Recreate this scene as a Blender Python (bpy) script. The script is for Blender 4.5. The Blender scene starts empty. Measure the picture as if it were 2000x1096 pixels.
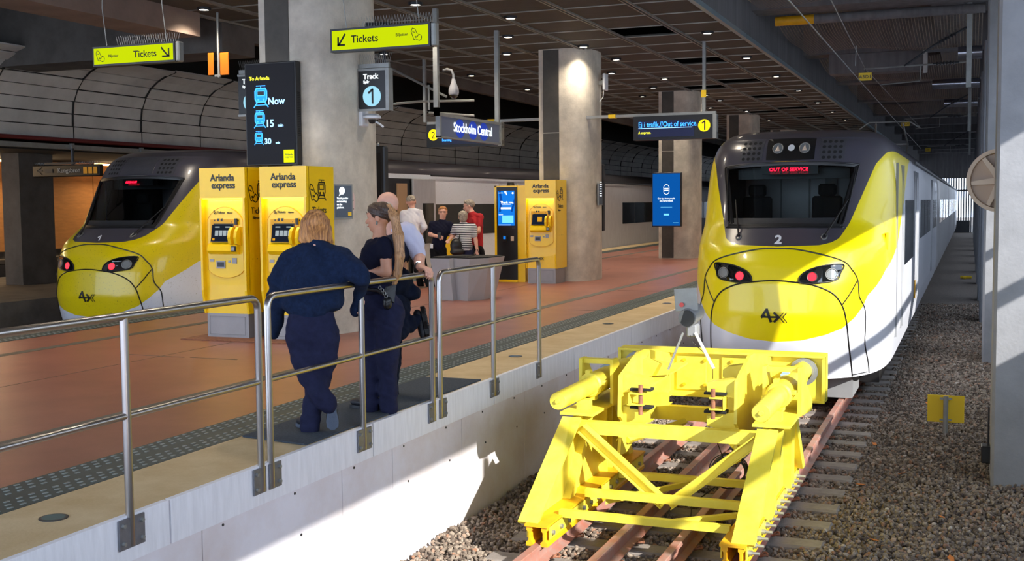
import bpy, math, random
import numpy as np
from mathutils import Vector, Matrix
random.seed(7)
PI = math.pi
scn = bpy.context.scene
COL = scn.collection
# ------------------------------------------------------------------ camera
F = 2230.0
vy = np.array([895.0, 159.0, -F])
D_ = F*F/(159-.0092*895)
dn = np.array([.0092*D_, -D_, -F])
YA = vy/np.linalg.norm(vy); ZA = -dn/np.linalg.norm(dn); XA = np.cross(YA, ZA)
RW = np.stack([XA, YA, ZA], 1)          # world -> camera
CAM = np.array([0, 0, 1.70])
cd = bpy.data.cameras.new('camera'); cam = bpy.data.objects.new('camera', cd); COL.objects.link(cam)
cd.sensor_fit = 'HORIZONTAL'; cd.sensor_width = 36; cd.lens = F/2000*36
cd.clip_start = .05; cd.clip_end = 400
m4 = Matrix([list(RW.T[i])+[CAM[i]] for i in range(3)]+[[0, 0, 0, 1]])
cam.matrix_world = m4
scn.camera = cam
def U(u, v, dep):
    "point seen at (u,v) at optical depth dep"
    q = np.array([(u-1000)/F*dep, -(v-548)/F*dep, -dep])
    return tuple(RW.T @ q + CAM)
def depth(p): return float(-(RW @ (np.array(p)-CAM))[2])
# ------------------------------------------------------------------ exposure, world, sun
vs = scn.view_settings
vs.view_transform = 'Standard'; vs.look = 'None'; vs.gamma = 1; vs.use_curve_mapping = False
vs.exposure = 0.36
w = bpy.data.worlds.new('world'); scn.world = w; w.use_nodes = True
bg = w.node_tree.nodes['Background']; bg.inputs[0].default_value = (.67, .80, 1, 1); bg.inputs[1].default_value = 3.5
sun = bpy.data.lights.new('sun', 'SUN'); sun.energy = 8; sun.color = (1, .95, .86); sun.angle = .012
so = bpy.data.objects.new('sun', sun); COL.objects.link(so)
SD = Vector((-1, .62, -.62)).normalized()
so.rotation_euler = SD.to_track_quat('-Z', 'Y').to_euler(); so.location = (20, -12, 14)
# ------------------------------------------------------------------ tagging
ORG = {}
def tag(o, label=None, cat=None, group=None, kind=None):
    if label: o['label'] = label
    if cat: o['category'] = cat
    if group: o['group'] = group
    if kind: o['kind'] = kind
    return o
def thing(name, label, cat, loc, group=None):
    o = bpy.data.objects.new(name, None); COL.objects.link(o); o.location = loc
    o.empty_display_size = .1; ORG[o.name] = Vector(loc)
    return tag(o, label, cat, group)
def copy_tree(o, parent=None):
    c = o.copy(); COL.objects.link(c); c.parent = parent
    for ch in list(o.children): copy_tree(ch, c)
    return c
# ------------------------------------------------------------------ materials
def lin(c):
    return tuple(((x/255)/12.92 if x/255 <= .04045 else ((x/255+.055)/1.055)**2.4) for x in c)
def mat(name, rgb, rough=.6, metal=0., var=.0, vs_=4., bump=0., bs=60., spec=.5, coat=0., stretch=None, rgb2=None, emis=0., trans=0.):
    m = bpy.data.materials.new(name); m.use_nodes = True
    nt = m.node_tree; b = nt.nodes['Principled BSDF']; L = nt.links
    c = lin(rgb)+(1,)
    b.inputs['Base Color'].default_value = c
    b.inputs['Roughness'].default_value = rough; b.inputs['Metallic'].default_value = metal
    b.inputs['Specular IOR Level'].default_value = spec; b.inputs['Coat Weight'].default_value = coat
    if trans: b.inputs['Transmission Weight'].default_value = trans
    if emis:
        b.inputs['Emission Color'].default_value = c; b.inputs['Emission Strength'].default_value = emis
    if var or bump:
        tc = nt.nodes.new('ShaderNodeTexCoord'); mp = nt.nodes.new('ShaderNodeMapping')
        L.new(tc.outputs['Object'], mp.inputs[0])
        if stretch: mp.inputs['Scale'].default_value = stretch
    if var:
        n = nt.nodes.new('ShaderNodeTexNoise'); n.inputs['Scale'].default_value = vs_; n.inputs['Detail'].default_value = 6
        n.inputs['Roughness'].default_value = .65
        L.new(mp.outputs[0], n.inputs['Vector'])
        mx = nt.nodes.new('ShaderNodeMix'); mx.data_type = 'RGBA'
        r = nt.nodes.new('ShaderNodeMapRange'); r.inputs[1].default_value = .35; r.inputs[2].default_value = .65
        L.new(n.outputs[0], r.inputs[0]); L.new(r.outputs[0], mx.inputs[0])
        a = lin(rgb); d = lin(rgb2) if rgb2 else tuple(x*(1-var) for x in a)
        e = a if rgb2 else tuple(min(1, x*(1+var)) for x in a)
        mx.inputs[6].default_value = e+(1,); mx.inputs[7].default_value = d+(1,)
        L.new(mx.outputs[2], b.inputs['Base Color'])
    if bump:
        n2 = nt.nodes.new('ShaderNodeTexNoise'); n2.inputs['Scale'].default_value = bs; n2.inputs['Detail'].default_value = 4
        L.new(mp.outputs[0], n2.inputs['Vector'])
        bp = nt.nodes.new('ShaderNodeBump'); bp.inputs['Strength'].default_value = bump; bp.inputs['Distance'].default_value = .01
        L.new(n2.outputs[0], bp.inputs['Height']); L.new(bp.outputs[0], b.inputs['Normal'])
    return m
def emat(name, rgb, s):
    m = bpy.data.materials.new(name); m.use_nodes = True; nt = m.node_tree; nt.nodes.clear()
    e = nt.nodes.new('ShaderNodeEmission'); o = nt.nodes.new('ShaderNodeOutputMaterial')
    e.inputs[0].default_value = lin(rgb)+(1,); e.inputs[1].default_value = s
    nt.links.new(e.outputs[0], o.inputs[0]); return m
M = dict(
 conc=mat('concrete', (198, 191, 178), .8, var=.2, vs_=2.2, bump=.35, bs=35),
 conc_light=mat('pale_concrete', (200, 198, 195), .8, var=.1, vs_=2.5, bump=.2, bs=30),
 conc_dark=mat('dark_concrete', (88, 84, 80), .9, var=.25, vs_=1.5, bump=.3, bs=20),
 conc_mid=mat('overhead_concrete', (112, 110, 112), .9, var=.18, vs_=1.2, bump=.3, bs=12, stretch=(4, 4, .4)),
 pink_conc=mat('brownish_concrete', (128, 112, 102), .9, var=.15, vs_=1.5, bump=.2, bs=20),
 pillar_strip=mat('pillar_steel_panel', (74, 70, 64), .5, .3, var=.2, vs_=3),
 wallpanel=mat('pit_wall_panel', (232, 230, 238), .8, var=.10, vs_=1.2, bump=.15, bs=25, rgb2=(216, 206, 206)),
 fascia=mat('white_fascia_board', (236, 236, 242), .65, var=.06, vs_=3, stretch=(1, 8, 1)),
 curb=mat('beige_edge_paving', (214, 192, 152), .75, var=.1, vs_=2.2, bump=.2, bs=50, rgb2=(196, 170, 126)),
 floor=mat('terracotta_platform', (160, 104, 88), .36, var=.1, vs_=1.3, bump=.08, bs=90, rgb2=(142, 90, 76), spec=.55),
 strip=mat('tactile_green_grey', (62, 72, 70), .6, var=.12, vs_=5),
 stud=mat('tactile_stud_grey', (130, 140, 138), .45),
 channel=mat('drain_channel_grey', (92, 88, 80), .6, var=.15, vs_=8),
 steel=mat('brushed_stainless_steel', (184, 180, 178), .3, 1., bump=.03, bs=40),
 plate=mat('galvanised_plate', (128, 130, 138), .5, .7, var=.1, vs_=14),
 galv=mat('galvanised_steel', (150, 152, 150), .5, .6, var=.1, vs_=6),
 ballast=mat('ballast_ground', (104, 94, 86), .95, var=.35, vs_=30, bump=.9, bs=45),
 sleeper=mat('concrete_sleeper', (130, 123, 118), .85, var=.15, vs_=8, bump=.3, bs=60),
 rail=mat('dusty_rail_steel', (158, 132, 124), .55, .15, var=.2, vs_=6, rgb2=(168, 108, 92)),
 rust=mat('rusty_steel', (138, 92, 70), .7, .2, var=.3, vs_=20),
 byel=mat('buffer_yellow_paint', (232, 218, 80), .42, var=.06, vs_=5, bump=.05, bs=60, rgb2=(226, 208, 58)),
 byel2=mat('orange_yellow_paint', (226, 168, 20), .5, var=.1, vs_=6),
 tyel=mat('machine_yellow', (246, 204, 8), .35, var=.03, vs_=3, coat=.2),
 black=mat('black_plastic', (22, 22, 24), .4),
 rubber=mat('black_rubber', (26, 26, 28), .85, bump=.3, bs=200),
 glass=mat('dark_glass', (12, 15, 16), .04, spec=.8, coat=.6),
 glass2=mat('train_window_glass', (26, 30, 32), .05, spec=.8, coat=.5),
 white=mat('white_paint', (226, 228, 232), .4),
 grey=mat('grey_paint', (128, 130, 134), .5, var=.05, vs_=5),
 binl=mat('light_grey_panel', (172, 172, 176), .4, var=.03, vs_=5),
 basegrey=mat('grey_plinth', (150, 148, 150), .45, .3, var=.06, vs_=3),
 dgrey=mat('dark_grey_metal', (58, 60, 64), .45, .4),
 roofgrey=mat('train_roof_grey', (70, 70, 76), .3, coat=.3, var=.1, vs_=8),
 silver=mat('train_silver_side', (190, 190, 194), .32, .25, var=.06, vs_=2, stretch=(1, 3, 1)),
 sidewhite=mat('train_white_side', (226, 230, 240), .25, coat=.4, var=.03, vs_=2),
 ceilp=mat('expanded_metal_ceiling', (76, 74, 70), .7, .3, var=.15, vs_=2.5, bump=.8, bs=55, stretch=(1, 3, 1)),
 ceilr=mat('ceiling_runner', (150, 148, 140), .45, .6, var=.1, vs_=5),
 edge_blue=mat('pale_blue_edge_trim', (150, 170, 180), .4, .5),
 conc_track=mat('trackside_concrete', (134, 136, 142), .85, var=.1, vs_=2.5, bump=.25, bs=30),
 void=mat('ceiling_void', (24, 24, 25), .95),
 vault=mat('vault_cladding', (208, 204, 198), .6, .15, var=.16, vs_=.7, bump=.1, bs=5),
 vline=mat('vault_joint', (30, 28, 26), .8),
 redpipe=mat('dark_red_pipe', (104, 30, 34), .45),
 orange_wall=mat('varnished_wood_wall', (196, 140, 84), .5, var=.1, vs_=3, stretch=(1, 1, 6)),
 orange=mat('amber_plastic', (196, 108, 10), .45),
 signyel=mat('sign_yellow', (226, 190, 18), .5),
 sweater=mat('navy_wool_sweater', (24, 38, 66), .95, var=.25, vs_=30, bump=.5, bs=320, spec=.2),
 navy=mat('navy_trousers', (32, 35, 62), .85, var=.15, vs_=20, bump=.25, bs=400, spec=.2),
 navy2=mat('navy_vest', (20, 27, 46), .9, var=.2, vs_=25, bump=.3, bs=300, spec=.2),
 tee=mat('dark_navy_tee', (20, 22, 42), .9, bump=.2, bs=400, spec=.2),
 dark=mat('black_cloth', (20, 21, 26), .9, bump=.2, bs=300, spec=.2),
 shirt=mat('white_shirt', (222, 220, 226), .8, bump=.3, bs=60),
 shirt2=mat('lilac_white_shirt', (206, 206, 230), .8, bump=.25, bs=70),
 red=mat('red_tee', (172, 24, 34), .85, bump=.3, bs=80),
 skin=mat('skin', (222, 168, 146), .5, var=.06, vs_=20),
 skin2=mat('tanned_skin', (206, 148, 118), .5, var=.05, vs_=20),
 hairb=mat('dark_blonde_hair', (226, 160, 92), .42, var=.5, vs_=22, bump=.9, bs=60, stretch=(3, 3, .3), rgb2=(122, 70, 36)),
 hairbr=mat('brown_hair', (84, 60, 46), .4, var=.4, vs_=30, bump=.6, bs=70, stretch=(3, 3, .4), rgb2=(48, 34, 28)),
 pony=mat('light_brown_ponytail', (216, 166, 116), .4, var=.5, vs_=34, bump=.4, bs=90, stretch=(4, 4, .12), rgb2=(124, 84, 56)),
 hairg=mat('grey_hair', (176, 166, 150), .6, var=.3, vs_=30, bump=.6, bs=80, rgb2=(116, 104, 92)),
 shoe=mat('black_shoe_leather', (34, 36, 44), .5),
 sole=mat('shoe_sole_grey', (78, 88, 104), .8, bump=.3, bs=90),
 mat=mat('grey_floor_mat', (66, 74, 84), .95, var=.25, vs_=60, bump=.8, bs=220),
 leaf=mat('orange_leaf', (200, 116, 40), .8, var=.2, vs_=20),
 brass=mat('inlay_lamp_glass', (110, 128, 124), .2),
 tan=mat('beige_plastic', (206, 186, 166), .5),
 leather=mat('black_leather', (24, 25, 28), .35, bump=.3, bs=60),
 beige=mat('train_interior_beige', (172, 140, 108), .6),
)
# striped shirt
def striped():
    m = bpy.data.materials.new('striped_shirt'); m.use_nodes = True; nt = m.node_tree; b = nt.nodes['Principled BSDF']
    tc = nt.nodes.new('ShaderNodeTexCoord'); wv = nt.nodes.new('ShaderNodeTexWave'); wv.bands_direction = 'Z'
    wv.inputs['Scale'].default_value = 8.5; wv.inputs['Distortion'].default_value = .4
    r = nt.nodes.new('ShaderNodeMath'); r.operation = 'GREATER_THAN'; r.inputs[1].default_value = .6
    mx = nt.nodes.new('ShaderNodeMix'); mx.data_type = 'RGBA'
    mx.inputs[6].default_value = lin((24, 26, 38))+(1,); mx.inputs[7].default_value = lin((220, 220, 222))+(1,)
    nt.links.new(tc.outputs['Object'], wv.inputs[0]); nt.links.new(wv.outputs['Fac'], r.inputs[0])
    nt.links.new(r.outputs[0], mx.inputs[0]); nt.links.new(mx.outputs[2], b.inputs['Base Color'])
    b.inputs['Roughness'].default_value = .85
    return m
M['striped'] = striped()
def clear_glass(name, tint, refl):
    m = bpy.data.materials.new(name); m.use_nodes = True; nt = m.node_tree; nt.nodes.clear(); L = nt.links
    t = nt.nodes.new('ShaderNodeBsdfTransparent'); t.inputs[0].default_value = tint+(1,)
    g = nt.nodes.new('ShaderNodeBsdfGlossy'); g.inputs['Roughness'].default_value = .03
    f = nt.nodes.new('ShaderNodeFresnel'); f.inputs[0].default_value = refl; mx = nt.nodes.new('ShaderNodeMixShader'); o = nt.nodes.new('ShaderNodeOutputMaterial')
    L.new(f.outputs[0], mx.inputs[0]); L.new(t.outputs[0], mx.inputs[1]); L.new(g.outputs[0], mx.inputs[2]); L.new(mx.outputs[0], o.inputs[0]); return m
M['cabglass'] = clear_glass('windscreen_glass', (.62, .68, .68), 1.6)
# ------------------------------------------------------------------ mesh builder
class MB:
    def __init__(s): s.v = []; s.f = []; s.mi = []; s.cur = 0
    def add(s, vs, fs):
        o = len(s.v); s.v += [tuple(v) for v in vs]; s.f += [tuple(i+o for i in f) for f in fs]; s.mi += [s.cur]*len(fs); return s
    def box(s, x0, x1, y0, y1, z0, z1, mx=None):
        vs = [(x, y, z) for x in (x0, x1) for y in (y0, y1) for z in (z0, z1)]
        if mx is not None: vs = [mx @ Vector(v) for v in vs]
        return s.add(vs, [(0, 1, 3, 2), (4, 6, 7, 5), (0, 4, 5, 1), (2, 3, 7, 6), (0, 2, 6, 4), (1, 5, 7, 3)])
    def bbox(s, c, hx, hy, hz, bev=.01, mx=None):
        "box with chamfered edges along all 12 edges"
        b = min(bev, hx*.49, hy*.49, hz*.49); vs = []; 
        for sx in (-1, 1):
            for sy in (-1, 1):
                for sz in (-1, 1):
                    vs += [(sx*hx, sy*(hy-b), sz*(hz-b)), (sx*(hx-b), sy*hy, sz*(hz-b)), (sx*(hx-b), sy*(hy-b), sz*hz)]
        idx = lambda sx, sy, sz, k: (((sx > 0)*4+(sy > 0)*2+(sz > 0))*3+k)
        fs = []
        for k, (a, bb) in enumerate(((1, 2), (0, 2), (0, 1))):
            for sg in (-1, 1):
                q = []
                for p, r in ((-1, -1), (1, -1), (1, 1), (-1, 1)):
                    t = [0, 0, 0]; t[k] = sg; t[a] = p; t[bb] = r; q.append(idx(*t, k))
                fs.append(q if (sg > 0) == (k != 1) else q[::-1])
        for k in range(3):
            a, bb = [i for i in range(3) if i != k]
            for p in (-1, 1):
                for r in (-1, 1):
                    t0 = [0, 0, 0]; t1 = [0, 0, 0]; t0[k] = -1; t1[k] = 1
                    for t in (t0, t1): t[a] = p; t[bb] = r
                    fs.append([idx(*t0, a), idx(*t0, bb), idx(*t1, bb), idx(*t1, a)])
        for sx in (-1, 1):
            for sy in (-1, 1):
                for sz in (-1, 1): fs.append([idx(sx, sy, sz, k) for k in range(3)])
        c = Vector(c); V2 = [Vector(v) for v in vs]
        V2 = [(mx @ v if mx is not None else v)+c for v in V2]
        return s.add(V2, fs)
    def tube(s, pts, r, n=10, cap=True, closed=False):
        pts = [Vector(p) for p in pts]; rs = r if isinstance(r, (list, tuple)) else [r]*len(pts)
        N = len(pts); vs = []; up = None
        for i, p in enumerate(pts):
            if closed: t = pts[(i+1) % N]-pts[i-1]
            else: t = (pts[min(i+1, N-1)]-pts[max(i-1, 0)])
            t.normalize()
            if up is None: up = Vector((0, 0, 1)) if abs(t.z) < .9 else Vector((1, 0, 0))
            a = up-t*up.dot(t); a.normalize(); up = a; b = t.cross(a)
            for k in range(n):
                an = 2*PI*k/n; vs.append(p+(a*math.cos(an)+b*math.sin(an))*rs[i])
        fs = []
        R = N if closed else N-1
        for i in range(R):
            j = (i+1) % N
            for k in range(n):
                k2 = (k+1) % n; fs.append((i*n+k, i*n+k2, j*n+k2, j*n+k))
        if cap and not closed: fs += [tuple(range(n))[::-1], tuple((N-1)*n+k for k in range(n))]
        return s.add(vs, fs)
    def prism(s, poly, f0, f1):
        "poly of 2-tuples, f0/f1 map (a,b)->xyz"
        n = len(poly); vs = [f0(*p) for p in poly]+[f1(*p) for p in poly]
        fs = [tuple(range(n)), tuple(range(2*n-1, n-1, -1))]+[(i, i+n, (i+1) % n+n, (i+1) % n) for i in range(n)]
        return s.add(vs, fs)
    def px(s, poly, x0, x1): return s.prism(poly, lambda a, b: (x0, a, b), lambda a, b: (x1, a, b))   # (y,z)
    def py(s, poly, y0, y1): return s.prism(poly, lambda a, b: (a, y0, b), lambda a, b: (a, y1, b))   # (x,z)
    def pz(s, poly, z0, z1): return s.prism(poly, lambda a, b: (a, b, z0), lambda a, b: (a, b, z1))
    def lathe(s, prof, c, ax='z', n=24):
        "prof (r,h) along the axis"
        c = Vector(c); vs = []; k = len(prof)
        for i in range(n):
            a = 2*PI*i/n; ca, sa = math.cos(a), math.sin(a)
            for r, h in prof:
                v = {'z': (r*ca, r*sa, h), 'y': (r*ca, h, r*sa), 'x': (h, r*ca, r*sa)}[ax]; vs.append(c+Vector(v))
        fs = [(i*k+j, i*k+j+1, ((i+1) % n)*k+j+1, ((i+1) % n)*k+j) for i in range(n) for j in range(k-1)]
        return s.add(vs, fs)
    def build(s, name, material, parent=None, smooth=False, loc=None, kind=None):
        me = bpy.data.meshes.new(name)
        o = bpy.data.objects.new(name, me); COL.objects.link(o)
        if parent is not None:
            org = ORG[parent.name]; o.parent = parent; ORG[o.name] = org
        else:
            org = Vector(loc) if loc else Vector((0, 0, 0)); o.location = org; ORG[o.name] = org
        me.from_pydata([Vector(v)-org for v in s.v], [], s.f)
        mats = material if isinstance(material, list) else [material]
        for m in mats: me.materials.append(M[m] if isinstance(m, str) else m)
        if len(mats) > 1: me.polygons.foreach_set('material_index', s.mi)
        import bmesh
        bm = bmesh.new(); bm.from_mesh(me); bmesh.ops.recalc_face_normals(bm, faces=bm.faces); bm.to_mesh(me); bm.free()
        if smooth:
            me.polygons.foreach_set('use_smooth', [True]*len(me.polygons))
            try: me.set_sharp_from_angle(angle=math.radians(38))
            except Exception: pass
        if kind: o['kind'] = kind
        return o
def struct(name, mb, m, smooth=False): return mb.build(name, m, kind='structure', smooth=smooth)
def np_mesh(name, v, f, material, parent=None, loc=None, smooth=True):
    me = bpy.data.meshes.new(name); o = bpy.data.objects.new(name, me); COL.objects.link(o)
    if parent is not None: org = ORG[parent.name]; o.parent = parent
    else: org = Vector(loc) if loc else Vector((0, 0, 0)); o.location = org
    ORG[o.name] = org
    v = np.asarray(v, dtype=np.float32)-np.array(org, dtype=np.float32); f = np.asarray(f, dtype=np.int32); k = f.shape[1]
    me.vertices.add(len(v)); me.vertices.foreach_set('co', v.ravel())
    me.loops.add(f.size); me.loops.foreach_set('vertex_index', f.ravel())
    me.polygons.add(len(f)); me.polygons.foreach_set('loop_start', np.arange(0, f.size, k, dtype=np.int32))
    me.polygons.foreach_set('loop_total', np.full(len(f), k, dtype=np.int32))
    me.update(calc_edges=True)
    me.polygons.foreach_set('use_smooth', [smooth]*len(f))
    me.materials.append(M[material] if isinstance(material, str) else material)
    return o
_dg = None
def text(s, size, origin, right, up, material, parent, name='lettering', ext=.002, bold=0., align='LEFT', sx=1., spacing=1.):
    "flat lettering; origin, right and up are world vectors"
    cu = bpy.data.curves.new('t', 'FONT'); cu.body = s; cu.size = size; cu.offset = bold*size; cu.extrude = ext; cu.align_x = align
    cu.space_character = spacing; cu.resolution_u = 3
    t = bpy.data.objects.new('t', cu); COL.objects.link(t)
    dg = bpy.context.evaluated_depsgraph_get(); ev = t.evaluated_get(dg); me = bpy.data.meshes.new_from_object(ev)
    bpy.data.objects.remove(t)
    r = Vector(right).normalized(); u = Vector(up).normalized(); n = r.cross(u); o3 = Vector(origin)
    mm = Matrix(((r.x*sx, u.x, n.x, o3.x), (r.y*sx, u.y, n.y, o3.y), (r.z*sx, u.z, n.z, o3.z), (0, 0, 0, 1)))
    me.transform(Matrix.Translation(-ORG[parent.name]) @ mm)
    me.name = name; me.materials.clear(); me.materials.append(M[material] if isinstance(material, str) else material)
    o = bpy.data.objects.new(name, me); COL.objects.link(o); o.parent = parent; ORG[o.name] = ORG[parent.name]
    return o
class Plane:
    "2D drawing plane for symbols: strokes and polygons in (a,b) metres"
    def __init__(s, o, r, u, t=.002):
        s.o = Vector(o); s.r = Vector(r).normalized(); s.u = Vector(u).normalized(); s.n = s.r.cross(s.u); s.t = t; s.mb = MB()
    def P(s, a, b, h=0): return s.o+s.r*a+s.u*b+s.n*h
    def poly(s, pts): s.mb.prism(pts, lambda a, b: s.P(a, b), lambda a, b: s.P(a, b, s.t)); return s
    def rect(s, a0, b0, a1, b1): return s.poly([(a0, b0), (a1, b0), (a1, b1), (a0, b1)])
    def disc(s, a, b, r, n=28): return s.poly([(a+r*math.cos(2*PI*i/n), b+r*math.sin(2*PI*i/n)) for i in range(n)])
    def line(s, pts, w):
        for (a, b), (c, d) in zip(pts[:-1], pts[1:]):
            L = math.hypot(c-a, d-b) or 1e-6; nx, ny = -(d-b)/L*w/2, (c-a)/L*w/2; ex, ey = (c-a)/L*w*.3, (d-b)/L*w*.3
            s.poly([(a+nx-ex, b+ny-ey), (a-nx-ex, b-ny-ey), (c-nx+ex, d-ny+ey), (c+nx+ex, d+ny+ey)])
        return s
    def build(s, name, m, parent): return s.mb.build(name, m, parent)
# ------------------------------------------------------------------ setting: ground, pit, platform
PL, PR = -12.49, -4.31
struct('floor', MB().box(PL+.02, PR-.08, 3.2, 110, -.06, 0), 'floor')
b = MB().box(PL, PR, 3.2, 110, -.3, -.062)
struct('platform_base', b, 'conc_light')
for sgn, nm in ((1, 'right'), (-1, 'left')):
    e = PR if sgn > 0 else PL
    o0, o1 = sorted((e, e-sgn*.65))
    struct('trim_edge_paving_'+nm, MB().box(o0, o1, 3.2, 110, -.06, .004), 'curb')
    s0, s1 = sorted((e-sgn*.655, e-sgn*1.12))
    mb = MB(); mb.box(s0, s1, 3.2, 110, -.05, .006)
    for k in range(6):
        x = e-sgn*(.70+k*.062+(.07 if k > 2 else 0))
        y = 3.3+(.045 if k % 2 else 0)
        while y < 30: mb.box(x-.009, x+.009, y, y+.036, .006, .0105); y += .095
    mb.mi = [0]*6+[1]*(len(mb.f)-6)
    mb.build('tactile_strip', ['strip', 'stud'], kind='structure')
    c = e-sgn*2.13
    struct('trim_drain_channel', MB().box(c-.08, c+.08, 3.2, 110, -.05, .003), 'channel')
mb = MB()
for k in range(17):
    y = 5.3+k*2.43+(0 if k else 0)
    mb.box(PR-.004, PR+.035, y-2.42, y-.006, -.255, .006)
struct('trim_edge_fascia', mb, 'fascia')
# lower pit wall of cement boards with screws
mb = MB()
ys = [3.2, 5.63, 7.3, 8.1, 9.46, 11.06, 12.7, 14.4, 16.2, 18.0, 20, 22, 24, 26, 28, 30, 34, 38, 42, 46, 50, 60, 70, 80, 95, 110]
for a, c in zip(ys[:-1], ys[1:]): mb.box(PR-.05, PR+.004, a+.004, c-.004, -.64, -.25); 
yl = [3.2, 6.5, 8.15, 9.48, 11.06, 12.9, 15, 17, 19, 21, 24, 27, 30, 35, 40, 50, 60, 80, 110]
for a, c in zip(yl[:-1], yl[1:]): mb.box(PR-.05, PR-.001, a+.005, c-.005, -1.34, -.635)
struct('wall_pit_side', mb, 'wallpanel')
mb = MB().box(PL+.3, PR-.05, 3.1, 110, -1.4, -.3); mb.box(PR, 3, 3.1, 3.45, -1.4, -.02); struct('wall_pit_core', mb, 'conc_dark')
mb = MB()
for y in np.arange(4.2, 24, .82):
    for z in (-.29, -.6): 
        if z < -.4 and y % 1.5 > 1.2: continue
        mb.lathe([(0, .008), (.009, .006), (.011, 0)], (PR+.003, float(y)+(.07 if z < -.4 else 0), z), 'x', 8)
struct('trim_wall_screws', mb, 'black')
struct('floor_concourse', MB().box(-30, 3, -6, 3.2, -.06, 0), 'floor')
# paving joints
mb = MB(); mb.box(-8.53, -8.515, 5, 28, .0005, .002); mb.box(-8.98, -8.2, 10.48, 10.5, .0005, .003); mb.box(-8.13, -7.5, 10.5, 10.52, .0005, .003)
mb.box(-5.9, -4.97, 17.1, 17.12, .0005, .003); mb.box(-6.3, -5.5, 21.2, 21.215, .0005, .003)
struct('trim_floor_joint', mb, 'channel')
# ground + ballast
struct('ground', MB().box(PR-.1, 6, 3.3, 200, -1.5, -1.275), 'ballast')
struct('ground_left', MB().box(-16.2, PL+.35, 2, 110, -1.5, -1.275), 'ballast')
def ico(sub):
    import bmesh
    bm = bmesh.new(); bmesh.ops.create_icosphere(bm, subdivisions=sub, radius=1)
    v = np.array([x.co[:] for x in bm.verts]); f = np.array([[q.index for q in x.verts] for x in bm.faces]); bm.free(); return v, f
def stones(n, x0, x1, y0, y1, sub, smin, smax, seed):
    rg = np.random.default_rng(seed); bv, bf = ico(sub)
    var = []
    for k in range(24):
        d = 1+rg.normal(0, .11 if sub > 1 else .16, (len(bv), 1)); s = np.array([1, rg.uniform(.6, .95), rg.uniform(.42, .75)])
        var.append(np.clip(bv*d, -.82, .82)*s)
    var = np.array(var); k = rg.integers(0, 24, n)
    q = rg.normal(size=(n, 4)); q /= np.linalg.norm(q, axis=1)[:, None]
    w_, x_, y_, z_ = q.T
    R = np.stack([1-2*(y_*y_+z_*z_), 2*(x_*y_-z_*w_), 2*(x_*z_+y_*w_), 2*(x_*y_+z_*w_), 1-2*(x_*x_+z_*z_), 2*(y_*z_-x_*w_), 2*(x_*z_-y_*w_), 2*(y_*z_+x_*w_), 1-2*(x_*x_+y_*y_)], 1).reshape(n, 3, 3)
    s = rg.uniform(smin, smax, n)
    X = rg.uniform(x0, x1, n); Y = rg.uniform(y0, y1, n)
    Z = -1.262+rg.uniform(-.012, .022, n)+.02*np.sin(X*5+Y*1.3)*np.sin(Y*2.1)+.05*np.clip((X+1.0)/1.0, 0, .8)+.05*np.clip((-3.95-X)/.3, 0, 1)
    on = (np.abs(((Y-8.0) % .62)-.31) > .19) & (X > -3.7) & (X < -1.12)
    Z = np.where(on, Z-.02, Z)
    v = np.einsum('nij,nkj->nki', R, var[k])*s[:, None, None]+np.stack([X, Y, Z], 1)[:, None, :]
    f = (bf[None]+(np.arange(n)*len(bv))[:, None, None]).reshape(-1, 3)
    return v.reshape(-1, 3), f
V, Fc = [], []; o_ = 0
for a in ((30000, -4.26, .75, 7.0, 12.5, 2, .014, .029, 1), (26000, -4.26, .75, 12.5, 19, 1, .016, .032, 2), (16000, -1.2, .75, 19, 34, 1, .025, .045, 3)):
    v, f = stones(*a); V.append(v); Fc.append(f+o_); o_ += len(v)
def ballast_mat():
    m = bpy.data.materials.new('ballast_stone'); m.use_nodes = True; nt = m.node_tree; b = nt.nodes['Principled BSDF']; L = nt.links
    g = nt.nodes.new('ShaderNodeNewGeometry'); cr = nt.nodes.new('ShaderNodeValToRGB')
    els = [(0, (80, 68, 60)), (.3, (106, 94, 84)), (.6, (128, 116, 104)), (.85, (150, 138, 124)), (.97, (138, 100, 78)), (1, (184, 178, 170))]
    while len(cr.color_ramp.elements) < len(els): cr.color_ramp.elements.new(.5)
    for e, (p, c) in zip(cr.color_ramp.elements, els): e.position = p; e.color = lin(c)+(1,)
    L.new(g.outputs['Random Per Island'], cr.inputs[0]); L.new(cr.outputs[0], b.inputs['Base Color'])
    b.inputs['Roughness'].default_value = .9
    return m
M['stone'] = ballast_mat()
o = np_mesh('ballast_stones', np.concatenate(V), np.concatenate(Fc), 'stone', smooth=False)
tag(o, 'grey brown crushed stone ballast around the track and along the pit', 'ballast', kind='stuff')
# ------------------------------------------------------------------ track
XC = -2.41
def rail_prof(c, zt=-1.05):
    return [(c-.036, zt-.004), (c-.03, zt), (c+.03, zt), (c+.036, zt-.004), (c+.036, zt-.035), (c+.009, zt-.05), (c+.009, zt-.125), (c+.065, zt-.145), (c+.065, zt-.155), (c-.065, zt-.155), (c-.065, zt-.145), (c-.009, zt-.125), (c-.009, zt-.05), (c-.036, zt-.035)]
def rail(c, y0, y1, lab, grp, zt=-1.05):
    o = MB().py([(a, z) for a, z in rail_prof(c, zt)], y0, y1).build('track_rail', 'rail', loc=(c, y0, zt-.155)); return tag(o, lab, 'rail', grp)
rail(-3.20, 5.5, 109, 'dusty left running rail under the left foot of the yellow buffer stop', 'track rails')
rail(-1.62, 5.5, 109, 'dusty right running rail leading under the right side of the train', 'track rails')
rail(-2.66, 5.5, 24, 'left one of the two inner guard rails between the buffer stop legs', 'track rails')
rail(-2.16, 5.5, 24, 'right one of the two inner guard rails between the buffer stop legs', 'track rails')
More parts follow.
